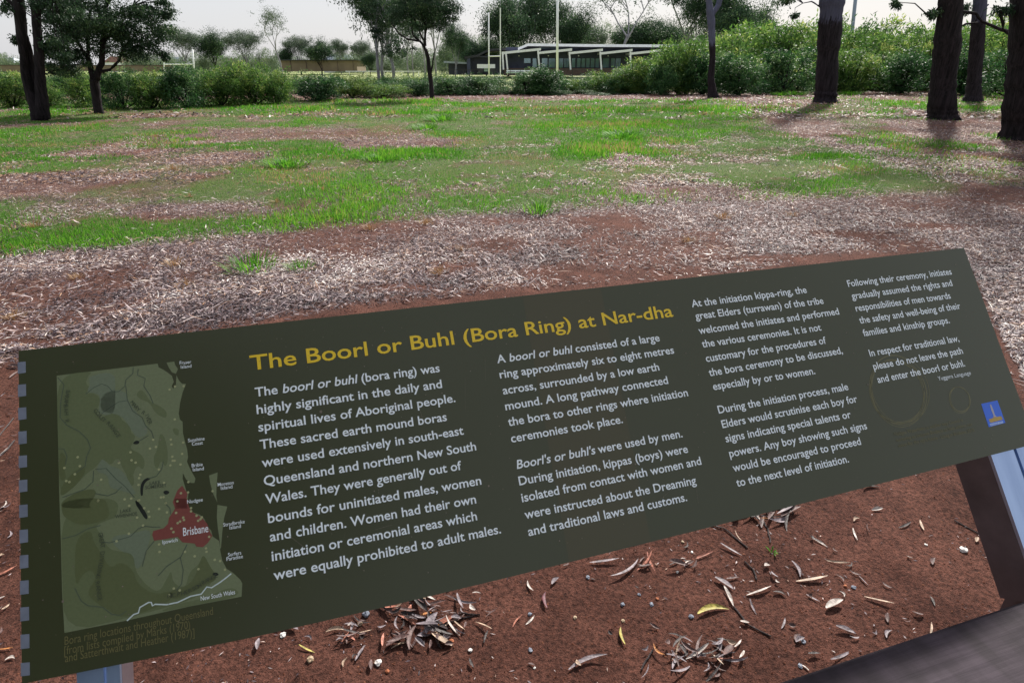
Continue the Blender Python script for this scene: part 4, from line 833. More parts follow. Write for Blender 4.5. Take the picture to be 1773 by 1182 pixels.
for kind, x0, x1, top, base_, Y_, lab in (('wattle', 1140, 1225, 62, 165, 38, 'tall yellow tipped bush hiding the right end of the clubhouse'), ('dark', 1185, 1260, 90, 166, 37, 'dark bush behind the forked gum trunk'), ('dark', 1245, 1330, 96, 166, 36, 'dark bush right of the forked gum trunk'),
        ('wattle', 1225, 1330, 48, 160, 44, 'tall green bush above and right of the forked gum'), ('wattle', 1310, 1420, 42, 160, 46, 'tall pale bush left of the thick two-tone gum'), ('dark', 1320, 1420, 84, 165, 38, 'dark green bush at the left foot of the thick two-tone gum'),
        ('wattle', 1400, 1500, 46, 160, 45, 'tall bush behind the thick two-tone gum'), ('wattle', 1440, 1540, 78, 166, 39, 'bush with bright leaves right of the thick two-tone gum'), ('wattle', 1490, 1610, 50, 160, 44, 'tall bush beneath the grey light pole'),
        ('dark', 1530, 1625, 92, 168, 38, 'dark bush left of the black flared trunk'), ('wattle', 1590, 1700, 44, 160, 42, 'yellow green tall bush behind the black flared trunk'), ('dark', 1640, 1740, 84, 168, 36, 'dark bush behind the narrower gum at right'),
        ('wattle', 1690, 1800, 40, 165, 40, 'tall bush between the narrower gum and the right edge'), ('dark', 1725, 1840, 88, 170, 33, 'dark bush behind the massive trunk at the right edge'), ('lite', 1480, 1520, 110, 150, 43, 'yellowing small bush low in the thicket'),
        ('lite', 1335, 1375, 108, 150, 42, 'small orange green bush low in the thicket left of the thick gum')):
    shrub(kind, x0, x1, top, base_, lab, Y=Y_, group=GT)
# mass of bushes farther back (one mass)
def bush_mass(name, items, mat, label):
    V = []; Fs = []; Rn = []; o = 0
    for (px, top, Y_, wpx, kind) in items:
        me = SH[kind][rng.integers(len(SH[kind]))][0]; k = len(me.vertices); co = np.zeros(k * 3, np.float32); me.vertices.foreach_get('co', co); co = co.reshape(-1, 3).copy()
        rn = np.zeros(k, np.float32); me.attributes['rnd'].data.foreach_get('value', rn)
        keep = (rng.uniform(0, 1, k // 4) < (.6 if Y_ < 100 else .42)).repeat(4); co = co[keep]; rn = rn[keep]
        p = at(px, 115, Y_); wd = wpx / F * Y_; hh = (115 - top) / F * Y_ + EYE; a_ = rng.uniform(0, 6.28); c_, s_ = math.cos(a_), math.sin(a_)
        q = np.stack([(co[:, 0] * c_ - co[:, 1] * s_) * wd + p.x, (co[:, 0] * s_ + co[:, 1] * c_) * wd + Y_, co[:, 2] * hh * 1.05], 1)
        V.append(q); Fs.append(np.arange(len(q)).reshape(-1, 4) + o); Rn.append(rn); o += len(q)
    me = mesh_np(name, np.concatenate(V), np.concatenate(Fs), mat, np.concatenate(Rn)); tag(link(name, me), label, 'undergrowth', kind='stuff')
bush_mass('far_thicket', [(x_, t_ + random.uniform(-5, 6), y_ + random.uniform(-2, 4), 130, 'wattle') for x_, t_, y_ in [(1180 + 48 * k, 40 if k > 1 else 66, 52) for k in range(16)] + [(1160 + 60 * k, 88, 44) for k in range(13)] + [(1920, 40, 45), (1960, 60, 38), (1880, 80, 34), (2050, 60, 30)]], M_shrub, 'dense green thicket closing the view at right')
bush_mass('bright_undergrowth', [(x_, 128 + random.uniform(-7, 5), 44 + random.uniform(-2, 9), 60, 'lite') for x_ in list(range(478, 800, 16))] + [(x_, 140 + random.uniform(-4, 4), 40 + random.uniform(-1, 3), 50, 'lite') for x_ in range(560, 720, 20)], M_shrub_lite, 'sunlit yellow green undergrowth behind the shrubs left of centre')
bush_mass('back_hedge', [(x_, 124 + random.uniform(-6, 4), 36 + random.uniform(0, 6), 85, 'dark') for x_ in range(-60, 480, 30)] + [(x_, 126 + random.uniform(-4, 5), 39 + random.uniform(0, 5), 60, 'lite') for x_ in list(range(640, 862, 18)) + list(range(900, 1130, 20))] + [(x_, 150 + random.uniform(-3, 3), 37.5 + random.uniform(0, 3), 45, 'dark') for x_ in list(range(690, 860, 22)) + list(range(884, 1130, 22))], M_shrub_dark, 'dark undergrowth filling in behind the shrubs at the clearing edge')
M_hazy = leafy('haze_tinted_leaves', [(0, (.07, .11, .07)), (.5, (.12, .18, .10)), (1, (.26, .32, .16))], trans=.35)  # distance haze is put into these paler leaf colours
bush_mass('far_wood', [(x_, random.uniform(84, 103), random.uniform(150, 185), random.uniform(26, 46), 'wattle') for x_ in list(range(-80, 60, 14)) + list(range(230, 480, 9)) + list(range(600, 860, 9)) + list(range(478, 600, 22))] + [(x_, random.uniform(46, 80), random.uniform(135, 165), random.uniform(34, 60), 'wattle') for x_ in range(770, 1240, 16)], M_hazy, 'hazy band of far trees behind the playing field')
# tufts and weeds
def tuft_mesh(seed, n_, spread, L, Wd, mat, lean=.5):
    rs = np.random.default_rng(seed); a_ = rs.uniform(0, 6.28, n_); r_ = rs.uniform(0, 1, n_) ** .7 * spread; t = np.abs(rs.normal(0, lean, n_)) * .6 + r_ / spread * .6
    ll = rs.uniform(.5, 1.1, n_) * L; V = []; Fs = []
    for i in range(n_):
        b0 = np.array([math.cos(a_[i]) * r_[i], math.sin(a_[i]) * r_[i], 0]); d = np.array([math.cos(a_[i] + rs.normal(0, .5)) * math.sin(t[i]), math.sin(a_[i] + rs.normal(0, .5)) * math.sin(t[i]), math.cos(t[i])])
        s = np.cross(d, [0, 0, 1]); s = s / (np.linalg.norm(s) + 1e-6) * Wd / 2; m_ = b0 + d * ll[i] * .55; e_ = b0 + d * ll[i] + np.array([d[0], d[1], -.5]) * ll[i] * .22
        k = len(V); V += [b0 - s * .6, b0 + s * .6, m_ + s, m_ - s, e_]; Fs += [(k, k + 1, k + 2, k + 3), (k + 3, k + 2, k + 4, k + 4)]
    me = bpy.data.meshes.new('tuft'); me.from_pydata([tuple(v) for v in V], [], [f if f[2] != f[3] else f[:3] for f in Fs])
    a2 = me.attributes.new('rnd', 'FLOAT', 'POINT'); a2.data.foreach_set('value', np.repeat(rs.uniform(.1, .86, n_), 5).astype(np.float32)); me.materials.append(mat); me.update(); return me
T_g = tuft_mesh(1, 130, .13, .13, .006, M_grass); T_s = tuft_mesh(2, 70, .07, .11, .005, M_straw); T_big = tuft_mesh(3, 260, .3, .24, .012, M_grass)
def tuft(me, px, py, s, label, group='single grass tufts', name='grass_tuft', cat='grass tuft'):
    g = G(px, py); g.z = float(z_at(g.x, g.y)) - .005; o = link(name, me); o.location = g; o.rotation_euler = (0, 0, random.uniform(0, 6)); o.scale = (s, s, s * (.62 if me is T_big else 1)); return tag(o, label, cat, group)
tuft(T_g, 437, 472, 1.35, 'bright green grass tuft alone in the litter above the left of the sign'); tuft(T_g, 521, 470, .8, 'smaller green tuft in the litter just right of the brightest tuft')
tuft(T_big, 500, 290, 1.2, 'largest bushy green tuft in the left half of the clearing'); tuft(T_big, 766, 210, 1.7, 'dark leafy weed clump standing in the bright grass near the centre')
tuft(T_big, 740, 226, 1.4, 'flat green weed clump left below the dark leafy one'); tuft(T_big, 1080, 240, 1.5, 'green tuft in the grass right of centre'); tuft(T_big, 660, 280, 1.0, 'green tuft in the bare strip left of centre'); tuft(T_g, 935, 372, 1.5, 'green tuft at the near edge of the grass at centre')
tuft(T_big, 1375, 166, 2.2, 'bright ferny clump at the left foot of the thick two-tone gum', 'ferny clumps by the gums'); tuft(T_big, 1352, 167, 1.8, 'bright ferny clump second to the left of the thick two-tone gum', 'ferny clumps by the gums'); tuft(T_big, 1470, 165, 2.0, 'bright ferny clump at the right foot of the thick two-tone gum', 'ferny clumps by the gums')
tuft(T_big, 1728, 166, 2.0, 'ferny clump right of the narrower gum', 'ferny clumps by the gums')
tag(link('seedling', tuft_mesh(5, 9, .008, .022, .005, M_grass, .9)), 'tiny green seedling on the bare soil below the right of the sign', 'seedling').location = (*G(1332, 977)[:2], float(z_at(*G(1332, 977)[:2])))
for k, (px, py) in enumerate(((270, 238), (300, 300), (330, 345), (560, 335), (305, 462), (325, 500), (60, 395), (135, 485), (30, 560), (640, 400), (740, 392), (1190, 425), (1250, 385), (800, 438), (760, 480), (480, 355), (400, 300), (1370, 380))):
    tuft(T_s, px, py, random.uniform(.6, 1.0) * (1 + .3 * (py < 320)), f"small orange brown clump of dried grass {'far out' if py < 320 else 'midway' if py < 420 else 'close'} in the {'far left' if px < 150 else 'left' if px < 450 else 'centre' if px < 900 else 'right'} of the clearing", 'dried grass clumps', name='dry_grass_clump')

# ------------------------------------------------------------------ clubhouse
YB = 95.0
M_white_p = plain('white_paint', (.8, .82, .85), .45, noise=.08, scale=2); M_wallblue = plain('slate_wall', (.05, .06, .11), .6, noise=.2, scale=1.5); M_black = plain('dark_roof_sheet', (.02, .022, .03), .5, noise=.2, scale=2)
M_frame = plain('window_frame_dark', (.03, .032, .045), .5); M_brick = plain('brown_deck', (.09, .06, .05), .8, noise=.3, scale=3); M_navy = plain('navy_door', (.03, .035, .06), .5)
M_pane, n, b = new_mat('window_glass'); b.inputs['Base Color'].default_value = (.25, .35, .42, 1); b.inputs['Roughness'].default_value = .08; b.inputs['Metallic'].default_value = .5
M_tan = plain('tan_wall', (.20, .155, .10), .85, noise=.15, scale=.7); M_roofg = plain('grey_metal_roof', (.35, .4, .48), .4, .3, noise=.1, scale=1); M_wire = plain('black_fence_wire', (.03, .03, .03), .6); M_palegr = plain('pale_green_paint', (.35, .5, .42), .5, noise=.1)
def B(px, py, dy=0.0): return at(px, py, YB + dy)
def q4(px, py): return 740 + px * .2369, 50 + py * .2369
club = empty('clubhouse', (B(1000, 130).x, YB, 0), 0, 'low clubhouse with white edged flat roof, slanted awnings and dark glazed front beyond the field', 'clubhouse')
off = Vector(club.location)
def bx(parent, name, mat, x0, y0, x1, y1, dy0, dy1, label=None):
    """box whose front fills the given stretch of the facade"""
    a_, b_ = at(x0, y0, YB + dy0), at(x1, y1, YB + dy0)
    zt, zb_ = max(a_.z, b_.z), min(a_.z, b_.z)
    mb = MB(); mb.box(((a_.x + b_.x) / 2 - off.x, YB + (dy0 + dy1) / 2 - off.y, (zt + zb_) / 2 - off.z), (abs(b_.x - a_.x), dy1 - dy0, zt - zb_)); o = mb.build(name, mat, parent)
    if label: o['label'] = label
    return o
wall_ = bx(club, 'wall', M_wallblue, 876, 82, 1200, 124, 2.5, 12)
deck = bx(club, 'deck', M_brick, 872, 118.5, 1205, 131, 0, 2.49)
def bx2(parent, name, mat, P, th, dep, dy=0.0):
    """sloping slab along a line of facade points"""
    P = [at(px, py, YB + dy) - off for px, py in P]; mb = MB()
    for a_, b_ in zip(P[:-1], P[1:]):
        mb.hexa([a_ + Vector((0, 0, -th)), b_ + Vector((0, 0, -th)), b_ + Vector((0, dep, -th)), a_ + Vector((0, dep, -th))], [a_, b_, b_ + Vector((0, dep, 0)), a_ + Vector((0, dep, 0))])
    return mb.build(name, mat, parent)
bx2(club, 'roof', M_white_p, [(897, 83), (914, 75.5), (1030, 77), (1148, 77.5), (1215, 78)], .34, 12, .8)
bx2(club, 'soffit', M_black, [(905, 82.2), (916, 79), (1148, 80.9), (1215, 81.2)], .3, 9, 1.4)
for k, (x0, y0, x1, y1) in enumerate(((871, 90, 936.6, 83.4), (933, 90, 990.6, 84), (986.4, 90.4, 1044, 84.5), (1039.7, 91, 1095.4, 85), (1090.6, 91.5, 1146, 85.5), (1143, 91.8, 1200, 86))):
    aw = bx2(club, 'awning', M_white_p, [(x0, y0), (x1, y1)], .3, 3.6, -1.0); bx2(aw, 'awning_edge', M_roofg, [(x0, y0 + 2.5), (x1, y1 + 2.5)], .12, 3.4, -.9)
for x0, x1 in ((875.7, 879), (931.4, 934.3), (985.7, 988), (1039, 1041.4), (1091.3, 1092.5), (870, 871.8), (1146, 1147)):
    m3 = MB(); m3.bar(at(x0, 90 if x0 != 931.4 else 88, YB - .9) - off, at(x1, 121.5, YB - .9) - off, .22); m3.build('awning_post', M_white_p, club)
wx = [(907, 919), (922, 930), (938, 948), (950, 961), (968, 975), (977, 985), (990, 996), (999, 1005), (1007, 1013), (1015, 1021), (1023, 1029), (1031, 1037), (1044, 1054), (1058, 1064), (1066, 1074)]
for k, (a0, a1) in enumerate(wx):
    f = bx(club, 'window', M_frame, a0 - .5, 100.5 if k else 99.5, a1 + .5, 118 if k else 110.5, 2.42, 2.49)
    bx(f, 'pane', M_pane, a0 + .3, 101.3, a1 - .3, 117.3 if k else 109.5, 2.36, 2.41)
bx(club, 'clerestory', M_pane, 935, 82.2, 1142, 84.2, 2.3, 2.48)
for x_ in (897.5, 948.6, 1001, 1052): bx(club, 'wall_lamp', M_white_p, x_, 96, x_ + 2, 98, 2.3, 2.49)
bx(club, 'side_door', M_navy, 1076, 100, 1084, 118.4, 2.3, 2.49)
# left wing
wing = empty('dark_wing_building', (B(840, 130).x, YB, 0), 0, 'dark navy building with sloping black roof joined to the left of the clubhouse', 'building')
offc = off; off = Vector(wing.location)
bx(wing, 'wall', M_navy, 815, 96, 875.5, 130, 2, 9); bx2(wing, 'roof', M_black, [(804, 98.5), (826, 95), (846, 85), (876, 83)], .3, 9, .5)
bx(wing, 'pillar', M_wallblue, 808, 98, 815, 129, .6, 1.5); bx(wing, 'beam', M_frame, 804, 97.5, 874, 99.5, .7, 1.4)
bx(wing, 'low_wall', M_wallblue, 829, 111, 836, 125, 1.0, 1.9); bx2(wing, 'side_roof', M_roofg, [(768, 106), (808, 108)], .25, 6, 1.5); bx(wing, 'side_wall', M_navy, 776, 108, 807.5, 130, 3, 8)
for x_ in (773, 790): bx(wing, 'side_post', M_roofg, x_, 108, x_ + 1.2, 129, 1.7, 1.95)
off = Vector((B(842, 120).x, 0, 0))
ct = empty('white_trailer', off, 0, 'white box trailer parked in front of the dark wing of the clubhouse', 'trailer')
off = Vector(ct.location)
YBs = YB; YB = 93.0
bx(ct, 'body', M_white_p, 826, 111.5, 857, 118.5, 0, 2); bx(ct, 'cab', M_palegr, 838, 118.6, 850, 124, .2, 1.8)
for x_ in (832, 851):
    m4 = MB(); m4.tube([at(x_, 123, YB - .1) - off, at(x_, 123, YB + .25) - off], [.33, .33], 12); m4.build('wheel', M_black, ct)
# bench, board, fence, poles
YB = 88.0; off = Vector((at(900, 125, YB).x, YB, 0))
sb = empty('team_bench', off, 0, 'pale green low bench shelter in front of the clubhouse awnings', 'bench')
bx(sb, 'seat', M_palegr, 876, 125.5, 923, 127.2, 0, .9); bx(sb, 'backrest', M_white_p, 877, 122, 922, 124, .8, .9)
for x_ in (878, 892, 907, 920): bx(sb, 'leg', M_white_p, x_, 124, x_ + 1, 131, .3, .5)
off = Vector((at(1073, 125, YB).x, YB, 0))
wb = empty('white_board', off, 0, 'white rectangular board on the wire fence right of the flagpole', 'board')
bx(wb, 'face', M_white_p, 1061.5, 119.5, 1083.5, 129, -.1, -.04); bx(wb, 'frame', M_roofg, 1061, 119, 1084, 129.4, -.039, 0)
fn = empty('wire_fence', (0, 86, 0), 0, 'thin black rail fence along the near side of the clubhouse', 'fence'); off = Vector((0, 86, 0)); YB = 86.0
for x_ in range(775, 1200, 27): bx(fn, 'fence_post', M_wire, x_, 121, x_ + .9, 134, 0, .07)
for yy in (121, 129.2): bx(fn, 'fence_rail', M_wire, 760, yy, 1205, yy + .8, .08, .12)
def post_thing(name, px0, py0, px1, py1, Y_, rpx, mat, label, cat, group=None, extra=()):
    a_, b_ = at(px0, py0, Y_), at(px1, py1, Y_); base = Vector((b_.x, Y_, 0)); r_ = rpx / F * Y_ * CP
    o = empty(name, base, 0, label, cat, group); m5 = MB(); m5.tube([Vector((0, 0, -.3)), Vector((a_.x - b_.x, 0, a_.z))], [r_, r_ * .9], 12); m5.build('pole', mat, o, True)
    for nm, P in extra: m6 = MB(); m6.tube([at(*q) - base for q in P], [r_ * .7] * len(P), 8); m6.build(nm, mat, o)
    return o
gp = post_thing('goalposts', 846, 22, 846.6, 131, 84.5, 1.2, M_white_p, 'pair of white rugby goalposts with crossbar before the clubhouse', 'goalposts', extra=[('crossbar', [(846.3, 98, 84.5), (866.2, 97.5, 80)]), ('pole', [(866.2, 14, 80), (866.4, 140, 80)])])
post_thing('flagpole', 965.3, -30, 965.2, 129.5, 78, 2.1, M_white_p, 'tall thick white pole standing in front of the middle of the clubhouse', 'pole')
M_greyp = plain('grey_pole_paint', (.22, .27, .36), .5, noise=.1)
post_thing('light_pole', 1487.5, -60, 1483, 70, 60, 3.0, M_greyp, 'grey floodlight pole rising behind the thicket at right', 'pole')
post_thing('marker_post', 1480, 25, 1478.5, 70, 62, 2.0, M_roofg, 'short pale post beside the grey floodlight pole', 'pole')
post_thing('goalposts', 333.2, 86, 333.3, 118, 85, 1.3, M_white_p, 'white goal above the shrubs at left', 'goalposts', extra=[('crossbar', [(333.2, 111.5, 85), (284, 112, 90)]), ('pole', [(283.9, 103, 90), (284.2, 125, 90)])])
def fence_white():
    o = empty('white_rail_fence', (at(670, 125, 70).x, 70, 0), 0, 'low white rail on the sunlit lawn left of the centre tree', 'fence'); global off, YB; off = Vector(o.location); YB = 70
    bx(o, 'rail', M_white_p, 598, 123.2, 728, 124.4, 0, .1)
    for x_ in (604, 635, 665, 695, 724): bx(o, 'fence_post', M_white_p, x_, 123.2, x_ + 1.4, 134, .1, .2)
fence_white()
# long tan wall with distant sheds
YB = 135.0; off = Vector((at(500, 115, YB).x, YB, 0))
tw = empty('tan_building', off, 0, 'long low tan building with thin dark roof edge behind the bright bushes', 'building'); bx(tw, 'wall', M_tan, 486, 105, 619, 124, 0, 8); bx(tw, 'roof', M_black, 484, 103.6, 621, 105.2, -.5, 8.5)
for x_ in (503, 530, 557, 584, 611): bx(tw, 'wall_post', M_brick, x_, 105.3, x_ + 1.2, 123, -.06, 0)
YB = 150.0; off = Vector((at(200, 115, YB).x, YB, 0))
lw = empty('long_fence', off, 0, 'long brown fence with dark top rail across the background at left', 'fence'); bx(lw, 'fence_panel', M_tan, -120, 114, 300, 124, 0, .3); bx(lw, 'top_rail', M_brick, -122, 112.8, 302, 114, -.1, .4)
def house(px, w_px, top, Y_, wallc, roofc, label):
    p = at(px, 115, Y_); W_ = w_px / F * Y_; H = (115 - top) / F * Y_ + EYE; o = empty('house', (p.x, Y_, 0), random.uniform(-.2, .2), label, 'house', 'houses on the horizon')
    hw = H * .62; MB().box((0, 0, hw / 2), (W_, W_ * .6, hw)).build('wall', wallc, o)
    d = W_ * .34; e_ = W_ * .56; MB().hexa([(-e_, -d, hw), (e_, -d, hw), (e_, d, hw), (-e_, d, hw)], [(-e_ * .6, -.05, H), (e_ * .6, -.05, H), (e_ * .6, .05, H), (-e_ * .6, .05, H)]).build('roof', roofc, o)
    for k in (-.3, 0, .3): MB().box((k * W_, -W_ * .3 - .03, hw * .55), (W_ * .1, .06, hw * .35)).build('window', M_frame, o)
M_rred = plain('red_tile_roof', (.20, .10, .07), .8, noise=.2)
for a_ in ((18, 34, 103, 200, M_white_p, M_roofg, 'white house with grey roof farthest left on the horizon'), (52, 26, 104, 210, M_white_p, M_white_p, 'small white house right of the farthest left one'), (205, 30, 101, 200, M_white_p, M_rred, 'house with red roof glimpsed through the forking tree'),
           (305, 40, 102, 200, M_white_p, M_roofg, 'white house behind the left goal'), (400, 28, 104, 200, M_tan, M_rred, 'house with red roof beyond the spreading grey green trees'), (462, 24, 104, 205, M_white_p, M_rred, 'small house with red roof left of the tall thin tree'),
           (590, 46, 99, 180, M_white_p, M_roofg, 'wide blue grey roofed shed above the right end of the tan building')): house(*a_)

# ------------------------------------------------------------------ fallen leaves and stones on the soil below the sign
def fallen_leaf_mesh(L, Wd, bend, curl, lift, segs=6):
    """one gum leaf: narrow, curved sideways, cupped and lifted at the tip"""
    V = []; Fs = []
    for k in range(segs + 1):
        t = k / segs; w_ = Wd * (math.sin(math.pi * min(1, t * .92 + .06)) ** .8) / 2; x_ = (t - .5) * L; y_ = bend * L * (4 * (t - .5) ** 2 - 1) * -1; z_ = lift * L * (2 * t - 1) ** 2 + .002
        for s, dz in ((-1, curl), (0, 0), (1, curl)): V.append((x_, y_ + s * w_, z_ + dz * w_ * (1 if s else 0)))
    for k in range(segs):
        a_ = k * 3; Fs += [(a_, a_ + 1, a_ + 4, a_ + 3), (a_ + 1, a_ + 2, a_ + 5, a_ + 4)]
    me = bpy.data.meshes.new('fallen_leaf'); me.from_pydata(V, [], Fs)
    for p in me.polygons: p.use_smooth = True
    return me
LM = {}
for nm, c in (('grey', (.24, .20, .22)), ('brown', (.13, .075, .07)), ('tan', (.46, .33, .24)), ('pale', (.55, .48, .44)), ('salmon', (.5, .2, .14)), ('maroon', (.13, .035, .05)), ('yellow', (.44, .37, .09)), ('orange', (.5, .2, .06)), ('dark', (.04, .028, .028))):
    LM[nm] = plain('leaf_' + nm, [v * .72 for v in c], .55, noise=.6, scale=70, bump=.25, spec=.35)
shapes = [(.11, .013, .10, .4, .02), (.10, .016, .03, .5, .03), (.085, .018, .16, .6, .02), (.12, .012, -.12, .4, .05), (.06, .022, .05, .7, .05), (.09, .011, -.04, .3, .0), (.07, .024, .1, .6, .06), (.13, .007, .06, .2, .04)]
cache = {}
def fleaf(px, py, lpx, ang, colr, label, shape=None, group='gum leaves on the soil below the sign', tilt=None, name='fallen_leaf'):
    """ang: heading in the picture, degrees anticlockwise from rightwards"""
    k = random.randrange(len(shapes)) if shape is None else shape
    if (k, colr) not in cache:
        me = fallen_leaf_mesh(*shapes[k]); me.materials.append(LM[colr]); cache[(k, colr)] = me
    d = Vector((math.cos(R(ang)), -math.sin(R(ang)))) * lpx / 2
    a_, b_ = G(px - d.x, py - d.y), G(px + d.x, py + d.y); v = (b_ - a_) * .88; g = (a_ + b_) / 2
    s = v.length / shapes[k][0]; o = link(name, cache[(k, colr)]); z = float(z_at(g.x, g.y))
    o.location = (g.x, g.y, z + .003 + random.uniform(0, .004)); o.rotation_euler = (random.uniform(-.5, .5) if tilt is None else tilt, random.uniform(-.12, .12), math.atan2(v.y, v.x)); ws = min(1.1, max(.55, s * .85)); o.scale = (s, ws, ws)
    return tag(o, label, 'leaf', group)
fleaf(1231, 1076, 62, 8, 'yellow', 'bright yellow curved leaf below the middle of the sign', 2, tilt=.2); fleaf(1076, 1117, 34, 105, 'yellow', 'short yellow green crescent leaf left of the bright yellow one', 2)
fleaf(1216, 976, 34, 18, 'salmon', 'small salmon pink leaf just under the lower edge of the sign', 1); fleaf(945, 1054, 34, 95, 'maroon', 'dark maroon curved leaf on the soil left of centre', 2); fleaf(897, 1091, 30, 50, 'salmon', 'pinkish ragged leaf left of the maroon leaf', 0)
fleaf(1080, 1000, 66, 35, 'grey', 'broad grey leaf under the sign, rising to the right', 3); fleaf(1045, 986, 58, 6, 'grey', 'flat grey leaf lying level just above the broad grey leaf', 5); fleaf(1016, 1165, 80, 20, 'grey', 'long grey leaf at the bottom of the picture left of the leaf heap', 0)
fleaf(1400, 1022, 62, 8, 'tan', 'straight pale leaf in the middle of the open soil', 5); fleaf(1413, 958, 34, -28, 'pale', 'pale twisted leaf on the open soil above the straight one', 1); fleaf(1444, 990, 48, -10, 'tan', 'tan pointed leaf right of the pale twisted leaf', 5)
fleaf(1372, 1007, 34, -60, 'grey', 'grey arched leaf left of the straight pale leaf', 2); fleaf(1438, 1068, 36, 25, 'pale', 'pale cupped leaf with a dark shadow on the open soil', 4); fleaf(1457, 1112, 42, -18, 'grey', 'thick grey curled leaf near the timber rail', 4); fleaf(1450, 1150, 46, 25, 'grey', 'grey leaf touching the edge of the timber rail', 5)
fleaf(1258, 1052, 44, -65, 'pale', 'whitish leaf standing at the right end of the bright yellow leaf', 1); fleaf(1250, 1028, 44, -35, 'grey', 'dull grey leaf just above the whitish one', 4); fleaf(1310, 1040, 50, 18, 'pale', 'pale stick-like leaf pointing to the arched grey leaf', 5)
fleaf(1345, 1047, 26, -20, 'dark', 'small dark hooked leaf with a light rim on the open soil', 2); fleaf(1402, 1054, 30, -30, 'grey', 'small grey leaf right of the dark hooked one', 5); fleaf(1300, 1068, 32, -65, 'grey', 'narrow grey leaf right of the bright yellow leaf', 5); fleaf(1489, 1022, 28, -50, 'grey', 'thin grey leaf near the right end of the open soil', 5)
fleaf(1475, 943, 26, -70, 'pale', 'thin pale leaf under the right part of the sign', 5)
fleaf(1262, 970, 48, -30, 'grey', 'grey narrow leaf under the heap at the lower edge of the sign', 5); fleaf(1560, 925, 30, 30, 'dark', 'thin dark twig-like leaf on the soil right of centre', 5); fleaf(1505, 860, 34, 5, 'dark', 'black leaf below the small print of the sign', 2)
fleaf(1530, 1030, 22, 150, 'brown', 'hooked rusty leaf on the soil left of the right post', 2); fleaf(1515, 1060, 60, -15, 'tan', 'tan ribbon-like leaf left of the timber rail', 5); fleaf(1668, 858, 26, -70, 'pale', 'thin pale leaf just under the sign left of the right post', 5)
fleaf(712, 1075, 26, 80, 'salmon', 'pink leaf standing up in the heap left of centre', 4); fleaf(757, 1110, 52, -82, 'tan', 'cream upright leaf in the middle of the leaf heap left of centre', 1); fleaf(716, 1120, 52, 75, 'brown', 'broad purple brown leaf at the front of the leaf heap', 2, tilt=.3); fleaf(738, 1080, 26, 15, 'orange', 'cream orange leaf lying across the leaf heap', 4)
fleaf(665, 1125, 28, 85, 'salmon', 'small pink leaf left of the broad purple brown leaf', 1); fleaf(695, 1132, 38, 18, 'tan', 'tan leaf lying left of the broad purple brown leaf', 0); fleaf(585, 1108, 40, 5, 'tan', 'light arched leaf left of the heap', 2); fleaf(627, 1150, 38, 60, 'grey', 'grey leaf near the bottom left of the heap', 1)
fleaf(535, 1140, 34, -25, 'yellow', 'greenish yellow leaf under the lower left of the sign', 5); fleaf(475, 1102, 34, -15, 'tan', 'cream leaf under the sign left of the heap', 1); fleaf(508, 1105, 30, -20, 'grey', 'grey folded leaf beside a white stone under the sign', 4); fleaf(20, 1146, 34, 5, 'orange', 'orange leaf at the left edge beside the sign', 5); fleaf(18, 1010, 56, 25, 'salmon', 'long pinkish leaf at the left edge of the picture', 5)
fleaf(8, 1060, 30, 30, 'pale', 'pale crumpled leaf at the left edge near the lower corner', 4)
# heaps: overlapping leaves one can see singly
def heap(px, py, rx, ry, cnt, label):
    for k in range(cnt):
        a_ = random.uniform(0, 6.28); r_ = random.random() ** .6
        c_ = random.choices(['grey', 'brown', 'tan', 'pale', 'dark', 'salmon', 'orange'], [8, 9, 2, 2, 6, 1, .5])[0]
        r_ *= random.uniform(.6, 1.25); hx, hy = math.cos(a_) * r_, math.sin(a_) * r_; an = random.gauss(0, 50); ln_ = random.uniform(10, 50)
        word = 'level' if abs(an) < 12 else ('steep' if abs(an) > 55 else ('rising rightward' if an > 0 else 'falling rightward'))
        where = ('back ' if hy < 0 else 'front ') + ('left' if hx < -.33 else 'right' if hx > .33 else 'middle')
        o = fleaf(px + hx * rx, py + hy * ry, ln_, an + (180 if random.random() < .5 else 0), c_, f"{'long' if ln_ > 36 else 'short' if ln_ < 25 else 'dry'} {c_} leaf {word}, {where} of {label}"); o.location.z += random.uniform(0, .012); o.rotation_euler[1] += random.uniform(-.3, .3)
heap(752, 1092, 105, 52, 66, 'the loose heap left of centre'); heap(1310, 905, 65, 22, 34, 'the small heap against the sign'); heap(1195, 1150, 95, 40, 40, 'the heap at the bottom edge'); heap(620, 1110, 40, 22, 14, 'the scatter left of the loose heap'); heap(1140, 990, 50, 14, 10, 'the thin scatter between the heaps')
for k in range(90):
    px, py = random.uniform(440, 1700), random.uniform(860, 1180)
    if py < 1190 - .25 * (px - 40) - 40: continue
    cc = random.choice(['grey', 'brown', 'tan', 'pale', 'dark', 'brown', 'grey']); fleaf(px, py, random.uniform(8, 26), random.uniform(0, 180), cc, f"small {cc} leaf alone on open soil {'under the left' if px < 760 else 'left of middle' if px < 980 else 'at the middle' if px < 1200 else 'right of middle' if px < 1420 else 'far right'}, {'close to' if py < 1195 - .25 * (px - 40) + 45 else 'well below'} the sign", group='small leaves scattered on the open soil')
# leaves at the front of the litter, right of the sign and left of it
for k in range(70):
    if k % 2: px, py = random.uniform(1690, 1773), random.uniform(430, 720)
    else: px, py = random.uniform(0, 34), random.uniform(610, 1170)
    cc = random.choice(['grey', 'brown', 'tan', 'brown', 'grey', 'pale']); fleaf(px, py, random.uniform(10, 26), random.gauss(-25 if k % 2 else 20, 25), cc, f"{cc} dry leaf {'right' if k % 2 else 'left'} of the sign, {'near its top' if py < (520 if k % 2 else 780) else 'halfway down' if py < (620 if k % 2 else 980) else 'near its bottom'}", group='leaves beside the right end of the sign' if k % 2 else 'leaves beside the left end of the sign')
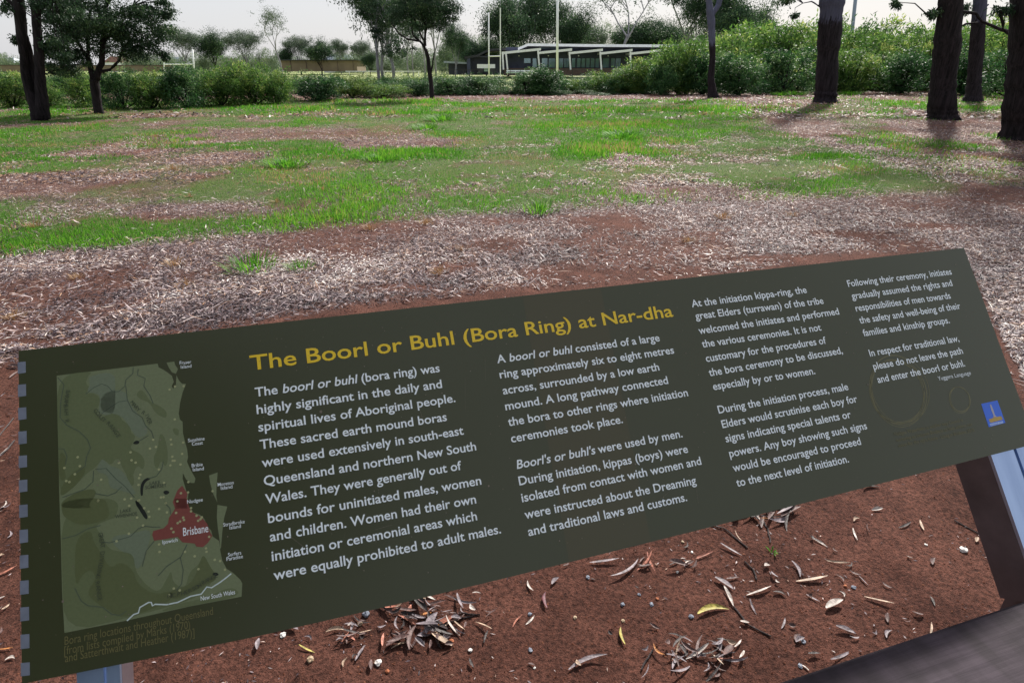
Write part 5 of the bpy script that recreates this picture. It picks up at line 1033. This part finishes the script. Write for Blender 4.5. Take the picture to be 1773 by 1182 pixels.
# twigs
def twig(pts, label, r_=.0025):
    P = [G(*p) for p in pts]
    for p in P: p.z = float(z_at(p.x, p.y)) + .004
    m7 = MB(); PP, RR = wobble(P, [r_] * len(P), 4, .8, len(label)); m7.tube(PP, RR, 6); tag(m7.build('twig', LM['dark']), label, 'twig', 'twigs on the ground')
twig([(1212, 918), (1250, 932), (1290, 968)], 'thin forked twig running out of the small heap under the sign'); twig([(1316, 918), (1326, 940), (1328, 962)], 'short bent twig at the right of the small heap'); twig([(1648, 912), (1690, 935), (1722, 953)], 'long straight dark twig left of the right post')
twig([(1690, 440), (1730, 462), (1773, 478)], 'dark stick on the litter right of the sign, pointing away', .008); twig([(1750, 405), (1773, 402)], 'dark stick at the right edge above the sign', .008); twig([(1128, 1142), (1116, 1160), (1108, 1175)], 'upright twig left of the bottom heap')
twig([(1285, 990), (1302, 1005), (1306, 1020)], 'curved twig between the heaps'); twig([(1265, 1068), (1290, 1100), (1330, 1120)], 'twig running from the whitish leaf to the lower right'); twig([(795, 1075), (830, 1080), (770, 1092)], 'dark twig lying over the heap left of centre'); twig([(0, 812), (18, 800), (32, 780)], 'pale bent twig at the left edge beside the sign', .004)
twig([(0, 780), (30, 740)], 'straight twig at the left edge above the bent one', .003)
# stones
def stone_mesh(seed):
    bm = bmesh.new(); bmesh.ops.create_icosphere(bm, subdivisions=2, radius=1); rs = random.Random(seed)
    for v in bm.verts: v.co *= rs.uniform(.7, 1.2); v.co.z *= .6
    me = bpy.data.meshes.new('stone'); bm.to_mesh(me); bm.free(); return me
SMt = {'white': plain('white_quartz', (.6, .58, .56), .5, noise=.3, scale=200), 'blue': plain('blue_grey_pebble', (.16, .18, .23), .7, noise=.5, scale=200), 'tan': plain('tan_gumnut', (.35, .26, .17), .7, noise=.25, scale=200), 'rust': plain('rusty_stone', (.32, .10, .04), .8, noise=.2, scale=200)}
def stone(px, py, rp, c, label):
    me = stone_mesh(random.randrange(999)); me.materials.append(SMt[c]); g = G(px, py); rr = rp * .66 / F * (g.y * CP + EYE * SP); o = link('pebble', me); o.location = (g.x, g.y, float(z_at(g.x, g.y)) + rr * .45); o.scale = (rr * random.uniform(.9, 1.3), rr, rr); o.rotation_euler = (0, 0, random.uniform(0, 6)); tag(o, label, 'pebble', 'pebbles on the soil')
for a_ in ((657, 1163, 9, 'white', 'largest white stone at the bottom edge left of the heap'), (636, 1079, 11, 'blue', 'bluish white stone just under the sign'), (494, 1115, 8, 'white', 'white stone beside the grey folded leaf'), (541, 1161, 9, 'tan', 'round tan stone at the bottom left'), (626, 1096, 7, 'tan', 'oval tan stone under the bluish white one'),
           (1126, 1061, 5.5, 'blue', 'round pale blue pebble in the middle of the soil'), (1076, 1062, 5, 'blue', 'pale blue pebble left of the round one'), (917, 1077, 5, 'blue', 'pale blue pebble by the pinkish ragged leaf'), (1017, 1012, 5, 'blue', 'blue grey pebble under the sign'), (1105, 1043, 5, 'blue', 'flat blue pebble above the round one'),
           (1472, 1034, 6, 'blue', 'blue grey stone on the open soil right of centre'), (1458, 1032, 5, 'rust', 'dark rusty stone beside the blue grey stone'), (1662, 966, 10, 'white', 'white chip of stone left of the right post'), (1598, 956, 4, 'white', 'small white pebble left of the white chip'), (1196, 969, 3.5, 'white', 'small white pebble beside the salmon leaf'),
           (1171, 1001, 4, 'white', 'small white pebble left of centre of the open soil'), (1194, 1081, 7, 'blue', 'pale stone at the left end of the bright yellow leaf'), (1077, 1090, 5, 'tan', 'cream pebble above the yellow green crescent leaf'), (1136, 1051, 4, 'rust', 'orange pebble right of the round pale blue one'), (783, 1129, 8, 'rust', 'rusty lump in the leaf heap'),
           (995, 1083, 5, 'tan', 'yellow brown pebble on the left of the soil'), (1386, 1127, 6, 'blue', 'blue pebble near the bottom heap'), (918, 1142, 6, 'blue', 'slate blue pebble at the bottom left of centre'), (925, 1173, 3.5, 'white', 'tiny pale pebble at the bottom edge'), (1381, 1167, 6, 'blue', 'blue grey pebble at the bottom edge near the rail'),
           (1732, 1046, 6, 'white', 'white pebble at the edge of the timber rail'), (673, 1177, 6, 'rust', 'orange stone at the bottom edge beside the largest white stone'), (1180, 951, 4, 'tan', 'yellowish gumnut under the sign'), (815, 1143, 6, 'white', 'white curl of shell-like gumnut at the right of the heap')): stone(*a_)
